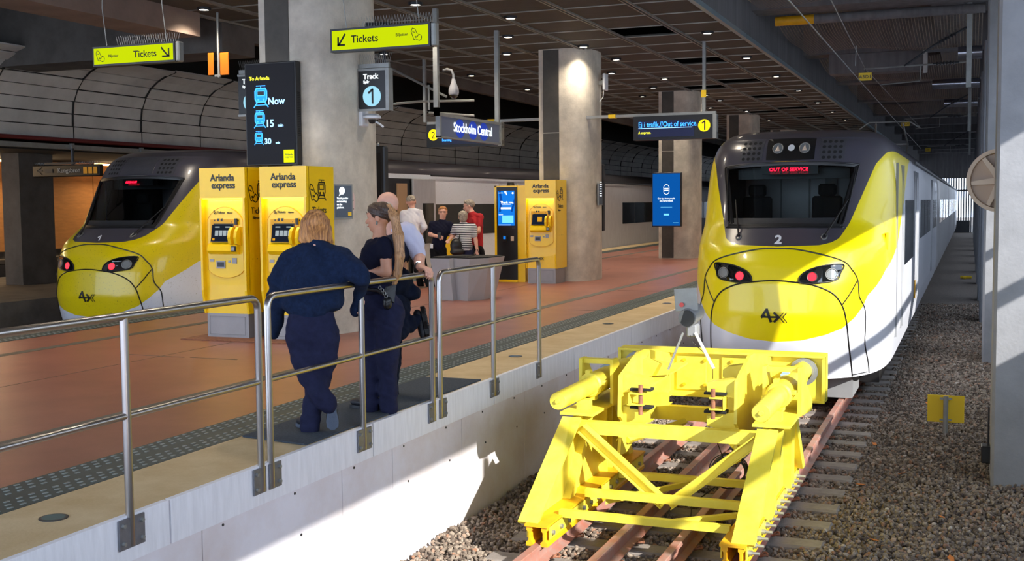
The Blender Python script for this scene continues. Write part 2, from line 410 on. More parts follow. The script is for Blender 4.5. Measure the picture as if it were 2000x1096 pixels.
def sleeper(y):
    r = thing('concrete_sleeper', 'pale concrete sleeper under the legs of the yellow buffer stop', 'sleeper', (XC, y, -1.3), 'concrete sleepers under the buffer stop')
    MB().bbox((XC, y, -1.289), 1.3, .125, .055, .02).build('block', 'sleeper', r)
    for c in (-3.20, -1.62, -2.66, -2.16):
        for s in (-1, 1):
            mb = MB(); p = []
            for i in range(15):
                a = i/14*2*PI*1.15; p.append((c+s*(.105+.03*math.cos(a)), y+.045*math.sin(a)-.02, -1.195+.012*math.sin(a*1.5)+.012))
            mb.tube(p, .009, 6); mb.build('rail_clip', 'rust', r)
    return r
s0 = sleeper(7.4)
for k in range(1, 44):
    if k < 20: c = copy_tree(s0)
    else: c = s0.copy(); COL.objects.link(c); d = s0.children[0].copy(); COL.objects.link(d); d.parent = c
    c.location.y += k*.62
    if k > 14: c['label'] = 'pale concrete sleeper under or beyond the nose of the train numbered 2'; c['group'] = 'concrete sleepers under the train'
    elif k > 7: c['label'] = 'pale concrete sleeper between the buffer beam and the train nose'; c['group'] = 'concrete sleepers between buffer and train'
# small dust patches / right pit edge
# ------------------------------------------------------------------ ceiling over the platform
CZ = 5.0; RX = [-12.4, -11.45, -10.25, -9.0, -7.76, -6.51, -5.3, -4.3]
holes = {(5, 14), (5, 18), (5, 22), (5, 26), (4, 23), (5, 30), (4, 31), (5, 34), (5, 38)}
mb = MB(); Y0 = 3.6; DY = 1.25; NY = 80
for i in range(7):
    k = 0
    while k < NY:
        k1 = k
        if (i, k) in holes: k += 1; continue
        while k1 < NY and (i, k1) not in holes: k1 += 1
        mb.box(RX[i], RX[i+1], Y0+k*DY, Y0+k1*DY, CZ, CZ+.03); k = k1
struct('ceiling', mb, 'ceilp')
mb = MB()
for i, x in enumerate(RX[:-1]):
    for d in (-.035, .035): mb.box(x+d-.012, x+d+.012, Y0, Y0+NY*DY, CZ-.035, CZ)
for k in range(NY+1): mb.box(RX[0], RX[-1], Y0+k*DY-.012, Y0+k*DY+.012, CZ-.018, CZ-.001)
struct('trim_ceiling_runner', mb, 'ceilr')
mb = MB()
for k in range(30): mb.box(-4.32, -4.235, Y0+k*3.3, Y0+k*3.3+3.28, CZ-.03, CZ+.06)
struct('trim_ceiling_edge', mb, 'edge_blue')
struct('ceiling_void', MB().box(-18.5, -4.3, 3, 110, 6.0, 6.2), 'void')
# ceiling frame bits seen in the open cells
mb = MB()
for k in (14, 18, 22, 26, 30): mb.tube([(-6.4, Y0+k*DY+.2, 5.5), (-5.4, Y0+k*DY+1, 5.3)], .02, 6); mb.tube([(-5.9, Y0+k*DY+.6, 6), (-5.9, Y0+k*DY+.6, 5.2)], .01, 6)
struct('trim_void_hanger', mb, 'dgrey')
# concrete over the right track
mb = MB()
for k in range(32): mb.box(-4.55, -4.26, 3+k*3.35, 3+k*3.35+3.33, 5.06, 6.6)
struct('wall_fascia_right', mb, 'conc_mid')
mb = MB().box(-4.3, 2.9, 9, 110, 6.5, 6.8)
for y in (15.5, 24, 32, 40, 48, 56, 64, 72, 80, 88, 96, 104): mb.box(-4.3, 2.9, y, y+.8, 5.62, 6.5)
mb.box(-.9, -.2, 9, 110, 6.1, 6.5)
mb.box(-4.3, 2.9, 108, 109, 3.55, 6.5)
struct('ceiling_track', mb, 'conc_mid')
# unseen right wall, placed as occluder; its long opening shapes the sunlight
mb = MB()
mb.box(2.6, 2.9, -6, 110, -1.4, 1.45)
mb.box(2.6, 2.9, -6, 110, 3.86, 6.8)
mb.box(2.6, 2.9, -6, -3, 1.4, 3.9)
struct('wall_right', mb, 'conc_light')
struct('wall_sun_block', MB().box(12, 13, 17.6, 130, -1.4, 10.5), 'conc_light')  # unseen block added outside: stops the sun further along, bounces daylight
struct('ground_outside', MB().box(2.9, 12, -6, 130, -1.5, -1.2), 'conc_track')
mb = MB(); mb.box(2.68, 2.8, 3, 24, 2.15, 2.26)
mb.box(2.68, 2.8, 10.1, 10.22, 1.45, 3.62); mb.box(2.68, 2.8, 5.6, 5.72, 1.45, 3.62)
struct('window_mullion', mb, 'dgrey')
# left side: edge beam, cross beam, dark wall
struct('ceiling_sun_block', MB().box(-24, 2.9, -6, 3.6, 5.3, 5.5).box(-4.25, 2.9, 3.6, 9, 6.3, 6.5).box(-4.6, 2.9, 3.45, 3.6, 5.3, 6.6), 'conc_mid')  # unseen roof and upstand, added to keep sun off the platform
struct('beam_left', MB().box(-13.1, -12.3, 3, 16.42, 4.6, 5.4), 'pink_conc')
mb = MB(); mb.box(-18.5, -12.42, 17.2, 18.2, 4.45, 6); mb.box(-12.6, -12.42, 18.2, 110, 4.72, 6)
struct('beam_cross', mb, 'conc_dark')
# vault: profile swept along Y
prof = [(-18.0, 3.16), (-18.0, 3.55), (-17.98, 3.9), (-17.9, 4.15), (-17.75, 4.38), (-17.52, 4.57), (-17.25, 4.7), (-16.95, 4.79)]
mb = MB(); 
def interp(p, n):
    P = np.array(p); d = np.r_[0, np.cumsum(np.linalg.norm(np.diff(P, axis=0), axis=1))]; t = np.linspace(0, d[-1], n)
    return np.stack([np.interp(t, d, P[:, 0]), np.interp(t, d, P[:, 1])], 1)
rows = interp(prof, 9)
RIB = [6+2.19*k for k in range(42)]; off = .36
for a in RIB:
    a += off
    for (x0, z0), (x1, z1) in zip(rows[:-1], rows[1:]):
        g = .012; dx, dz = x1-x0, z1-z0; L = math.hypot(dx, dz); nx, nz = -dz/L*.0, 0
        mb.add([(x0+dx*g/L, a+.02, z0+dz*g/L), (x1-dx*g/L, a+.02, z1-dz*g/L), (x1-dx*g/L, a+2.17, z1-dz*g/L), (x0+dx*g/L, a+2.17, z0+dz*g/L)], [(0, 1, 2, 3)])
o = struct('wall_vault', mb, 'vault')
md = o.modifiers.new('t', 'SOLIDIFY'); md.thickness = .03
mb = MB()
for (x0, z0), (x1, z1) in zip(rows[:-1], rows[1:]): mb.add([(x0-.05, 5, z0+.03), (x1-.05, 5, z1+.03), (x1-.05, 100, z1+.03), (x0-.05, 100, z0+.03)], [(0, 1, 2, 3)])
mb.box(-18.3, -18.06, 5, 100, 3.1, 6)
struct('wall_vault_backing', mb, 'vline')
mb = MB()
for a in RIB: mb.tube([(x+.015*(1 if i < 5 else .3), a+off-.005, z-.02) for i, (x, z) in enumerate(rows)], .02, 6)
struct('trim_vault_joint', mb, 'vline')
mb = MB().tube([(-17.85, 5, 3.13), (-17.85, 100, 3.13)], .045, 10)
struct('trim_red_pipe', mb, 'redpipe', True)
mb = MB().box(-18.05, -17.8, 5, 100, 2.93, 3.03)
for k in range(40): mb.box(-17.83, -17.76, 6+k*2.2, 6.08+k*2.2, 2.92, 3.06)
struct('trim_light_ledge', mb, 'galv')
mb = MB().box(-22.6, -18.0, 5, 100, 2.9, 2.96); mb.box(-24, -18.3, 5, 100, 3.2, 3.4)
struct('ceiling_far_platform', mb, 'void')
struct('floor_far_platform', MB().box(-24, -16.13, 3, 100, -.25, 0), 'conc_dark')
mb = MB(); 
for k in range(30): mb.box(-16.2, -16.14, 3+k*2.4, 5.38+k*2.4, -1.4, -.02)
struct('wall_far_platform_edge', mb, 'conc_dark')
mb = MB()
for k in range(10): mb.box(-22.7, -22.6, 15.6+k*3.2, 15.6+k*3.2+3.17, .6, 2.95)
struct('wall_wood_far', mb, 'orange_wall')
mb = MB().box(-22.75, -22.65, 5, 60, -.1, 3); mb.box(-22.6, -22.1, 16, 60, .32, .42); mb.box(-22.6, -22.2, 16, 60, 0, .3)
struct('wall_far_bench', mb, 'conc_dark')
# far end screen of slats with daylight behind
mb = MB()
for k in range(60):
    x = -9+k*.21; mb.box(x, x+.12, 110, 110.12, -1.4, 4.6)
struct('wall_end_slats', mb, 'grey')
mb = MB().box(-13, 3, 109.5, 109.7, 2.4, 2.55); mb.box(-4, 0, 109.2, 110, -1.3, -.2); struct('trim_end_rail', mb, 'dgrey')
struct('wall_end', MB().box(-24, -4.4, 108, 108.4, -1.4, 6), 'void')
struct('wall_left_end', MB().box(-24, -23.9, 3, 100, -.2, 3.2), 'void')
# ------------------------------------------------------------------ pillars
def pillar_poly(cx, yf, hw=.8, dp=1.5):
    pts = [(cx-.3, yf), (cx+.3, yf)]
    for i in range(1, 12):
        t = i/12*PI; s = math.sin(t)**.55; pts.append((cx+.3+(hw-.3)*s, yf+dp*(.5-.5*math.cos(t))))
    pts += [(cx+.3, yf+dp), (cx-.3, yf+dp)]
    return pts
def pillar(yf, lab):
    r = thing('concrete_pillar', lab, 'pillar', (-8.4, yf+.75, 0), 'pillars along the middle of the platform')
    MB().pz(pillar_poly(-8.4, yf), 0, 5.0).build('shaft', 'conc', r, smooth=True)
    mb = MB(); mb.box(-8.6, -8.24, yf-.012, yf, .02, 3.2); mb.box(-8.6, -8.24, yf-.012, yf, 3.22, 4.98); mb.build('steel_panel', 'pillar_strip', r)
    mb = MB(); mb.box(-8.1, -8.02, yf+1.45, yf+1.52, 0, 5); mb.box(-7.9, -7.84, yf+1.28, yf+1.4, 2.2, 5); mb.build('cable_conduit', 'galv', r)
    return r
pillar(12.85, 'large concrete pillar directly behind the two ticket machines, nearest to the viewer')
pillar(23.35, 'concrete pillar behind the third ticket machine beside the black kiosk')
pillar(33.6, 'concrete pillar behind the free-standing blue screen')
for y in (43.9, 54.2, 64.5): pillar(y, 'distant concrete pillar further back along the platform than the blue screen')
def rpillar(y, lab):
    o = MB().bbox((.62, y+.45, 1.9), .38, .45, 3.5 if y > 13 else 3.6, .03).build('trackside_pillar', 'conc_track', loc=(.62, y+.45, -1.3))
    tag(o, lab, 'pillar', 'pillars along the right side of the track')
rpillar(12.5, 'pale concrete pillar at the right edge with the wheel beside it')
rpillar(21.9, 'second pale concrete pillar along the right of the track')
for k, y in enumerate((29, 36, 43, 50, 57, 64, 71, 78, 85, 92)): rpillar(y, 'distant pale concrete pillar in the row right of the train')
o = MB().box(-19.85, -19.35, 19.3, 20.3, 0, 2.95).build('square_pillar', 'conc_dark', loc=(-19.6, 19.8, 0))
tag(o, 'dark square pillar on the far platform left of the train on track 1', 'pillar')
# ------------------------------------------------------------------ downlights (real lamps)
M['lampglow'] = emat('downlight_glow', (255, 240, 215), 14)
def downlight(x, y, first=[]):
    if not first:
        r = thing('downlight', 'round recessed ceiling downlight shining in the metal ceiling', 'light', (x, y, CZ), 'round downlights in the platform ceiling')
        MB().lathe([(.085, -.045), (.12, -.045), (.12, 0), (.085, 0)], (x, y, CZ), 'z', 20).build('housing', 'dgrey', r, True)
        MB().lathe([(0, -.035), (.085, -.035)], (x, y, CZ), 'z', 20).build('lens', 'lampglow', r)
        ld = bpy.data.lights.new('downlight_beam', 'SPOT'); ld.energy = 150; ld.spot_size = 2.3; ld.spot_blend = .6; ld.color = (1, .86, .68); ld.shadow_soft_size = .08
        l = bpy.data.objects.new('lamp', ld); COL.objects.link(l); l.parent = r; l.location = (0, 0, -.06)
        first.append(r); return r
    c = copy_tree(first[0]); c.location = (x, y, CZ); return c
pts = [(-4.8, y) for y in (9.4, 13.7, 18, 22.3, 26.5, 30.8, 35, 39.6, 44, 48.6, 53)]
pts += [(-7.6, y) for y in (9.8, 19, 23.1, 25.5, 30, 35.1, 37.2, 42, 47)]
pts += [(-8.5, y) for y in (17.05, 21.1, 28.1, 32.2, 40, 50)]
pts += [(-9.5, y) for y in (11, 19.5, 23.5, 27.5, 34.7, 39, 45)]
pts += [(-11.9, y) for y in (11, 16, 22.3, 27, 31, 36, 42)]
_row = {-4.8: 'row along the ceiling edge above the tracks', -7.6: 'row just right of the pillars', -8.5: 'row in line with the pillars', -9.5: 'row just left of the pillars', -11.9: 'row along the left ceiling edge'}
_ord = ['nearest', 'second nearest', 'third', 'fourth', 'fifth', 'sixth', 'seventh', 'eighth', 'ninth', 'tenth', 'furthest']; _cnt = {}
for p in pts:
    k_ = _cnt.get(p[0], 0); _cnt[p[0]] = k_+1; o = downlight(*p); o['label'] = 'lit round ceiling downlight, %s in the %s' % (_ord[k_], _row[p[0]])
# wall washer tubes on the far platform
M['warmtube'] = emat('warm_tube', (255, 190, 120), 9)
for k in range(6):
    y = 15.5+k*4.5
    o = MB().tube([(-21.9, y, 2.85), (-21.9, y+2.4, 2.85)], .025, 8).build('tube_lamp', 'warmtube', loc=(-21.9, y, 2.85))
    tag(o, 'warm tube lamp above the wooden wall of the far platform, %s' % ['nearest one', 'second nearest', 'third one', 'fourth one', 'fifth one', 'furthest one'][k], 'light', 'warm tube lamps over the far platform')
    ld = bpy.data.lights.new('warm_area', 'AREA'); ld.shape = 'RECTANGLE'; ld.size = .1; ld.size_y = 2.4; ld.energy = 55; ld.color = (1, .72, .42)
    l = bpy.data.objects.new('tube_light', ld); COL.objects.link(l); l.location = (-21.85, y+1.2, 2.8); l.rotation_euler = (0, -.5, 0)
# ------------------------------------------------------------------ trains
YE = 19.4
ZK = [-.75, -.5, -.2, .17, .6, .85, 1.07, 1.2, 1.38, 1.8, 2.2, 2.47, 2.6, 2.7, 2.745, 2.77, 2.79]
YK = [15.68, 15.62, 15.5, 15.42, 15.46, 15.52, 15.66, 15.9, 16.2, 16.47, 16.72, 16.9, 17.06, 17.32, 17.6, 18.1, 19.4]
def _sm(z):   # slightly smoothed profile
    return sum(np.interp(z+d, ZK, YK)*w for d, w in ((-.05, .25), (0, .5), (.05, .25)))
def yc(z): z = np.asarray(z, float); return np.where(z > 2.6, np.interp(z, ZK, YK), _sm(z))
def Wd(z):
    z = np.asarray(z, float)
    return np.where(z > 1, 1.41*np.maximum(1e-6, 1-(np.abs(np.minimum(z, 2.79)-1)/1.79)**6)**(1/6.), np.interp(z, [-.7, -.3, 0], [1.35, 1.40, 1.41]))
def gg(u): return 1-(1-np.minimum(np.abs(u), 1)**3)**.22
def train_paint(name, dirt):
    m = bpy.data.materials.new(name); m.use_nodes = True; nt = m.node_tree; b = nt.nodes['Principled BSDF']; L = nt.links
    def at(n):
        a = nt.nodes.new('ShaderNodeAttribute'); a.attribute_name = n
        r = nt.nodes.new('ShaderNodeMath'); r.operation = 'GREATER_THAN'; r.inputs[1].default_value = 0; L.new(a.outputs['Fac'], r.inputs[0]); return r.outputs[0]
    base = lin((250, 228, 6)) if not dirt else lin((228, 204, 8))
    m1 = nt.nodes.new('ShaderNodeMix'); m1.data_type = 'RGBA'; m1.inputs[6].default_value = base+(1,); m1.inputs[7].default_value = lin((222, 226, 238))+(1,)
    L.new(at('white'), m1.inputs[0])
    m2 = nt.nodes.new('ShaderNodeMix'); m2.data_type = 'RGBA'; m2.inputs[7].default_value = lin((72, 70, 80))+(1,)
    L.new(at('dark'), m2.inputs[0]); L.new(m1.outputs[2], m2.inputs[6])
    out = m2.outputs[2]
    if dirt:
        tc = nt.nodes.new('ShaderNodeTexCoord'); n = nt.nodes.new('ShaderNodeTexNoise'); n.inputs['Scale'].default_value = 45; n.inputs['Detail'].default_value = 5; L.new(tc.outputs['Object'], n.inputs[0])
        r = nt.nodes.new('ShaderNodeMapRange'); r.inputs[1].default_value = .62; r.inputs[2].default_value = .72; r.inputs[4].default_value = .55; L.new(n.outputs[0], r.inputs[0])
        m3 = nt.nodes.new('ShaderNodeMix'); m3.data_type = 'RGBA'; m3.inputs[7].default_value = lin((90, 74, 30))+(1,)
        L.new(r.outputs[0], m3.inputs[0]); L.new(out, m3.inputs[6]); out = m3.outputs[2]
    L.new(out, b.inputs['Base Color']); b.inputs['Roughness'].default_value = .3; b.inputs['Coat Weight'].default_value = .35; b.inputs['Coat Roughness'].default_value = .06
    return m
M['paint2'] = train_paint('train_body_paint', False); M['paint1'] = train_paint('train_body_paint_dusty', True)
M['redled'] = emat('red_led', (255, 30, 40), 5); M['reddest'] = emat('red_display', (255, 20, 50), 3.2)
M['lamp_clear'] = mat('headlamp_lens', (150, 156, 160), .08, .4, spec=.8, coat=.5)
def make_train(X, lab, cat, paint, number, dest, dsz, letters):
    r = thing('train', lab, cat, (X, 16, -1.05))
    def SX(x, z, off=0.):
        W = float(Wd(z)); u = max(-1, min(1, x/W)); y0 = float(yc(z)); y = y0+(YE-y0)*float(gg(u))
        return Vector((X+x, y-off, z))
    # nose shell
    us = np.linspace(-1, 1, 181); us = np.sign(us)*(1-(1-np.abs(us))**1.9)
    zs = np.r_[np.linspace(-.70, 2.45, 110), 2.45+(.338)*(1-(1-np.linspace(0, 1, 42)[1:])**1.8)]
    UU, ZZ = np.meshgrid(us, zs); YY = yc(ZZ)+(YE-yc(ZZ))*gg(UU); XX = UU*Wd(ZZ)
    nz, nu = UU.shape
    V = np.stack([X+XX, YY, ZZ], -1).reshape(-1, 3)
    i = np.arange(nz-1)[:, None]*nu+np.arange(nu-1)[None]; F4 = np.stack([i, i+1, i+nu+1, i+nu], -1).reshape(-1, 4)
    # body behind, extruded from the last section
    yb = np.r_[YE, np.linspace(20, 39.8, 40)]
    k0 = len(V); rows_ = []
    side = [(float(Wd(z)), float(z)) for z in zs]
    sec = [(-w_, z) for w_, z in side]+[(w_, z) for w_, z in side[::-1]]
    n = len(sec); V2 = np.array([[X+a, y, z] for y in yb for a, z in sec])
    j = k0+np.arange(len(yb)-1)[:, None]*n+np.arange(n-1)[None]; F5 = np.stack([j, j+1, j+n+1, j+n], -1).reshape(-1, 4)
    GL = [(-.93, 2.205), (-.5, 2.235), (0, 2.245), (.5, 2.235), (.90, 2.205), (.925, 2.15), (.85, 1.74), (.775, 1.36), (.74, 1.33), (0, 1.335), (-.74, 1.33), (-.775, 1.37), (-.86, 1.76), (-.955, 2.15)]
    fx = V[F4].mean(1); px_, pz_ = fx[:, 0]-X, fx[:, 2]; ins_ = np.zeros(len(F4), bool)
    for (a0, b0), (a1, b1) in zip(GL, GL[1:]+GL[:1]):
        a0, a1 = a0*.985, a1*.985; b0, b1 = 1.78+(b0-1.78)*.985, 1.78+(b1-1.78)*.985
        cr_ = ((b0 > pz_) != (b1 > pz_)) & (px_ < (a1-a0)*(pz_-b0)/(b1-b0+1e-12)+a0); ins_ ^= cr_
    F4 = F4[~ins_]
    V = np.concatenate([V, V2]); o = np_mesh('body_shell', V, np.concatenate([F4, F5[:, ::-1]]), paint, r)
    me = o.data
    xr = np.abs(V[:, 0]-X); z = V[:, 2]; y = V[:, 1]
    h = np.interp(xr, [0, .539, .684, .77, .868, 1.028, 1.15, 1.271, 1.33, 1.42], [1.082, 1.10, 1.135, 1.188, 1.381, 1.847, 2.217, 2.40, 2.43, 2.45])
    sl = np.interp(xr, [0, .5, .7, 1.4], [1, .9, .35, .45])
    dark = (z-h)*sl
    u = np.where(np.arange(len(V)) < k0, np.abs(np.r_[UU.ravel(), np.ones(len(V)-k0)]), 1)
    wf = np.interp(u, [0, .243, .46, .61, .711, .778, .813], [-.195, -.166, -.087, .0, .133, .273, .414])
    ws = np.interp(y, [15.9, 16.06, 16.76, 18.07, 19.2, 20.3, 21.5, 23, 24], [.36, .414, .722, 1.03, 1.5, 2.0, 2.3, 2.46, 2.9])
    white = np.where(u < .813, wf, ws)-z
    for nm, a in (('dark', dark), ('white', white)):
        at = me.attributes.new(nm, 'FLOAT', 'POINT'); at.data.foreach_set('value', a.astype(np.float32))
    # decals that follow the shell
    def patch(poly, off, rings=7):
        poly = [Vector((a, b)) for a, b in poly]; pts = []
        for a, b in zip(poly, poly[1:]+poly[:1]):
            s = max(1, int((b-a).length/.05))
            pts += [a.lerp(b, t/s) for t in range(s)]
        c = sum(pts, Vector((0, 0)))/len(pts); n = len(pts); vs = [SX(c.x, c.y, off)]; fs = []
        for k in range(1, rings+1):
            for p in pts: q = c.lerp(p, k/rings); vs.append(SX(q.x, q.y, off))
        for q in range(n): fs.append((0, 1+q, 1+(q+1) % n))
        for k in range(rings-1):
            for q in range(n):
                a = 1+k*n; fs.append((a+q, a+n+q, a+n+(q+1) % n, a+(q+1) % n))
        vs += [SX(p.x, p.y, -.02) for p in pts]; a = 1+(rings-1)*n; e = 1+rings*n
        fs += [(a+q, e+q, e+(q+1) % n, a+(q+1) % n) for q in range(n)]
        return MB().add(vs, fs)
    def smooth(pts, m=6):
        out = []; P = [pts[0]]+list(pts)+[pts[-1]]
        for k in range(1, len(P)-2):
            for t in range(m):
                t /= m; p0, p1, p2, p3 = P[k-1], P[k], P[k+1], P[k+2]
                out.append(tuple(.5*((2*p1[c])+(-p0[c]+p2[c])*t+(2*p0[c]-5*p1[c]+4*p2[c]-p3[c])*t*t+(-p0[c]+3*p1[c]-3*p2[c]+p3[c])*t**3) for c in (0, 1)))
        return out+[pts[-1]]
    def line(pts, rad=.009, name='panel_joint', m='black', sm=True):
        q = smooth(pts) if sm else pts
        return MB().tube([SX(a, b, .002) for a, b in q], rad, 6).build(name, m, r)
    hood = [(.0, 1.056), (.25, 1.047), (.594, .977), (.852, .889), (.959, .775), (1.03, .634), (1.051, .414), (1.116, .238), (1.122, .01), (1.115, -.245), (1.14, -.49), (1.15, -.68)]
    inner = [(0, .634), (.187, .625), (.491, .581), (.728, .476), (.852, .309), (.906, .089), (.931, -.245), (.949, -.5), (.96, -.69)]
    for pts in (hood, inner): line([(-a, b) for a, b in pts[::-1]]+pts[1:], .011)
    for s in (-1, 1): line([(s*1.03, .634), (s*.94, .45), (s*.852, .309)], .009)
    line([(-1.13, -.66), (-.96, -.67)], .008); line([(1.13, -.66), (.96, -.67)], .008)
    gl = [(-.93, 2.205), (-.5, 2.235), (0, 2.245), (.5, 2.235), (.90, 2.205), (.925, 2.15), (.85, 1.74), (.775, 1.36), (.74, 1.33), (0, 1.335), (-.74, 1.33), (-.775, 1.37), (-.86, 1.76), (-.955, 2.15)]
    MB().tube([SX(a, b, .004) for a, b in smooth(gl+[gl[0]], 5)], .017, 6).build('windscreen_seal', 'black', r, True)
    MB().tube([SX(a*.96, 1.78+(b-1.78)*.95, -.01) for a, b in smooth(gl+[gl[0]], 5)], .03, 6).build('windscreen_frame', 'black', r, True)
    patch(gl, .006, 9).build('windscreen', 'cabglass', r, True)
    cb = MB().box(X-1.15, X+1.15, 18.7, 18.75, .9, 2.4).build('cab_rear_wall', 'binl', r)
    MB().box(X-.42, X-.40, 18.66, 18.7, .9, 2.4).box(X+.28, X+.46, 18.62, 18.7, .9, 2.38).box(X+.02, X+.04, 18.66, 18.7, .9, 2.4).build('wall_joints', 'grey', cb)
    MB().box(X-.98, X+.98, 17.3, 18.7, 2.3, 2.34).box(X-.8, X+.8, 17.1, 17.3, 2.02, 2.3).build('cab_ceiling', 'black', r)
    MB().px([(16.1, .9), (16.35, 1.3), (17.0, 1.36), (17.1, .9)], X-.85, X+.85).build('dashboard', 'dgrey', r)
    for s_ in (-.62, .42):
        MB().bbox((X+s_, 17.7, 1.45), .22, .07, .32, .06).bbox((X+s_, 17.7, 1.86), .13, .06, .09, .04).build('seat', 'rubber', r, True)
    MB().box(X-1.02, X-.98, 17.1, 18.7, .9, 2.3).build('cab_side', 'dgrey', r); MB().box(X+.98, X+1.02, 17.1, 18.7, .9, 2.3).build('cab_side', 'dgrey', r)
    patch([(-.72, 1.46), (-.3, 1.46), (0, 1.46), (.3, 1.46), (.72, 1.46), (.70, 1.375), (0, 1.375), (-.70, 1.375)], .012, 4).build('dashboard_edge', 'dgrey', r, True)
    line([(-.72, 1.385), (-.3, 1.39), (-.12, 1.44), (0, 1.45), (.12, 1.44), (.3, 1.39), (.72, 1.385)], .005, 'dashboard_trim', 'galv')
    line([(-.6, 2.23), (0, 2.262), (.6, 2.23)], .008, 'windscreen_strip', 'byel2' if number == '2' else 'galv')
    # lamp panel above the screen
    patch([(-.35, 2.60), (0, 2.61), (.335, 2.60), (.335, 2.29), (0, 2.28), (-.345, 2.29)], .008, 4).build('lamp_panel', 'black' if number == '2' else 'roofgrey', r)
    def ring(x, z, R, off, m, name, par, t=.012):
        pts = [SX(x+R*math.cos(a*PI/10), z+R*math.sin(a*PI/10), off) for a in range(20)]
        return MB().tube(pts, t, 6, closed=True).build(name, m, par)
    if number == '2':
        for x in (-.19, .19):
            l = patch([(x+.068*math.cos(a*PI/8), 2.46+.068*math.sin(a*PI/8)) for a in range(16)], .018, 2).build('roof_lamp', 'lamp_clear', r, True)
            ring(x, 2.46, .072, .018, 'galv', 'lamp_ring', l, .008)
            MB().add([SX(x-.035, 2.42, .03), SX(x+.035, 2.42, .03), SX(x, 2.51, .03), SX(x, 2.44, .05)], [(0, 1, 3), (1, 2, 3), (2, 0, 3)]).build('lamp_bulb', 'tan', l)
        patch([(.048*math.cos(a*PI/8), 2.465+.048*math.sin(a*PI/8)) for a in range(16)], .018, 2).build('roof_lamp', 'white', r, True)
    for s in (-1, 1):
        patch([(s*.39, 2.60), (s*.75, 2.585), (s*.745, 2.27), (s*.41, 2.28)], .006, 3).build('vent_panel', 'roofgrey', r)
        mb = MB()
        for a in range(4):
            for b in range(4):
                x = s*(.46+a*.075); z = 2.545-b*.077
                pts = [SX(x+.026*math.cos(t*PI/6), z+.022*math.sin(t*PI/6), .011) for t in range(12)]; mb.add(pts, [tuple(range(12))])
        mb.build('vent_holes', 'void', r)
        # headlights
        hp = [(s*.31, .63), (s*.33, .70), (s*.42, .775), (s*.60, .835), (s*.855, .85), (s*.83, .74), (s*.775, .645), (s*.52, .605), (s*.36, .605)]
        hl = patch(hp, .012, 5).build('headlight', 'glass', r, True)
        q = smooth(hp+[hp[0]], 4); MB().tube([SX(a, b, .014) for a, b in q], .010, 6).build('headlight_rim', 'black', hl)
        for x, z_, R, m_, nm in ((.72, .725, .062, 'lamp_clear', 'clear_lamp'), (.48, .69, .055, 'redled', 'red_lamp')):
            patch([(s*x+R*math.cos(a*PI/8), z_+R*math.sin(a*PI/8)) for a in range(16)], .020, 2).build(nm, m_, hl)
            ring(s*x, z_, R*1.15, .018, 'galv' if 'clear' in nm else 'dgrey', 'lamp_ring', hl, .006)
        # wiper
        b0 = SX(s*.58, 1.22, .03); b1 = SX(s*(.84 if s > 0 else .72), 1.72, .05); b2 = SX(s*.9, 2.12, .03)
        wp = MB().tube([b0, b1], [.014, .009], 6).build('wiper_arm', 'black', r)
        MB().tube([SX(s*.80, 1.42, .025), SX(s*(.86), 1.75, .03), SX(s*.9, 2.1, .025)], .012, 6).build('wiper_blade', 'black', wp)
        ring(s*.58, 1.21, .035, .02, 'galv', 'wiper_pivot', wp, .01)
    up = (SX(0, 1.25)-SX(0, 1.1)).normalized()
    MB().box(X-.4, X+.4, float(yc(2.13))+.05, float(yc(2.13))+.2, 2.08, 2.2).build('display_box', 'black', r)
    if number == '1':
        p0 = SX(-.02, 1.125, .03); P1 = Plane(p0, (1, 0, 0), (0, .6, .8), .003); P1.line([(0, .06), (.045, .10), (.045, .0)], .022); P1.build('number', 'white', r)
    else: text(number, .2, SX(-.055, 1.12, .03), (1, 0, 0), (0, .6, .8), 'white', r, 'number', bold=.03)
    text(dest, dsz, SX(0, 2.125, .05), (1, 0, 0), (0, .45, 1), 'reddest', r, 'destination_display', bold=.02, align='CENTER')
    # operator emblem on the nose
    def em(pts, wd):
        mb = MB()
        for (a, b), (c, d) in zip(pts[:-1], pts[1:]):
            L_ = math.hypot(c-a, d-b); nx, nz = -(d-b)/L_*wd/2, (c-a)/L_*wd/2; ex, ez = (c-a)/L_*wd*.25, (d-b)/L_*wd*.25
            A_ = (a-ex, b-ez); B_ = (c+ex, d+ez)
            for k in range(6):
                p0 = [A_[i]+(B_[i]-A_[i])*k/6 for i in (0, 1)]; p1 = [A_[i]+(B_[i]-A_[i])*(k+1)/6 for i in (0, 1)]
                q = [(p0[0]+nx, p0[1]+nz), (p0[0]-nx, p0[1]-nz), (p1[0]-nx, p1[1]-nz), (p1[0]+nx, p1[1]+nz)]; mb.add([SX(p, t, .012) for p, t in q], [(0, 1, 2, 3)])
        return mb
    E = em([(-.165, .148), (-.10, .25)], .03); 
    for s_ in (([(-.10, .25), (-.045, .085)], .036), ([(-.165, .148), (.05, .148)], .026), ([(-.168, .135), (-.12, .165)], .02), ([(.0, .205), (.06, .148)], .032), ([(.0, .085), (.06, .148)], .032),
               ([(.125, .21), (.07, .148), (.12, .08)], .012), ([(.165, .21), (.115, .148), (.165, .08)], .012)):
        m_ = em(*s_); E.add(m_.v, m_.f)
    E.build('emblem', 'black', r)
    # cars behind
    secs = [(a*1., z) for a, z in sec][::4]+[sec[-1]]
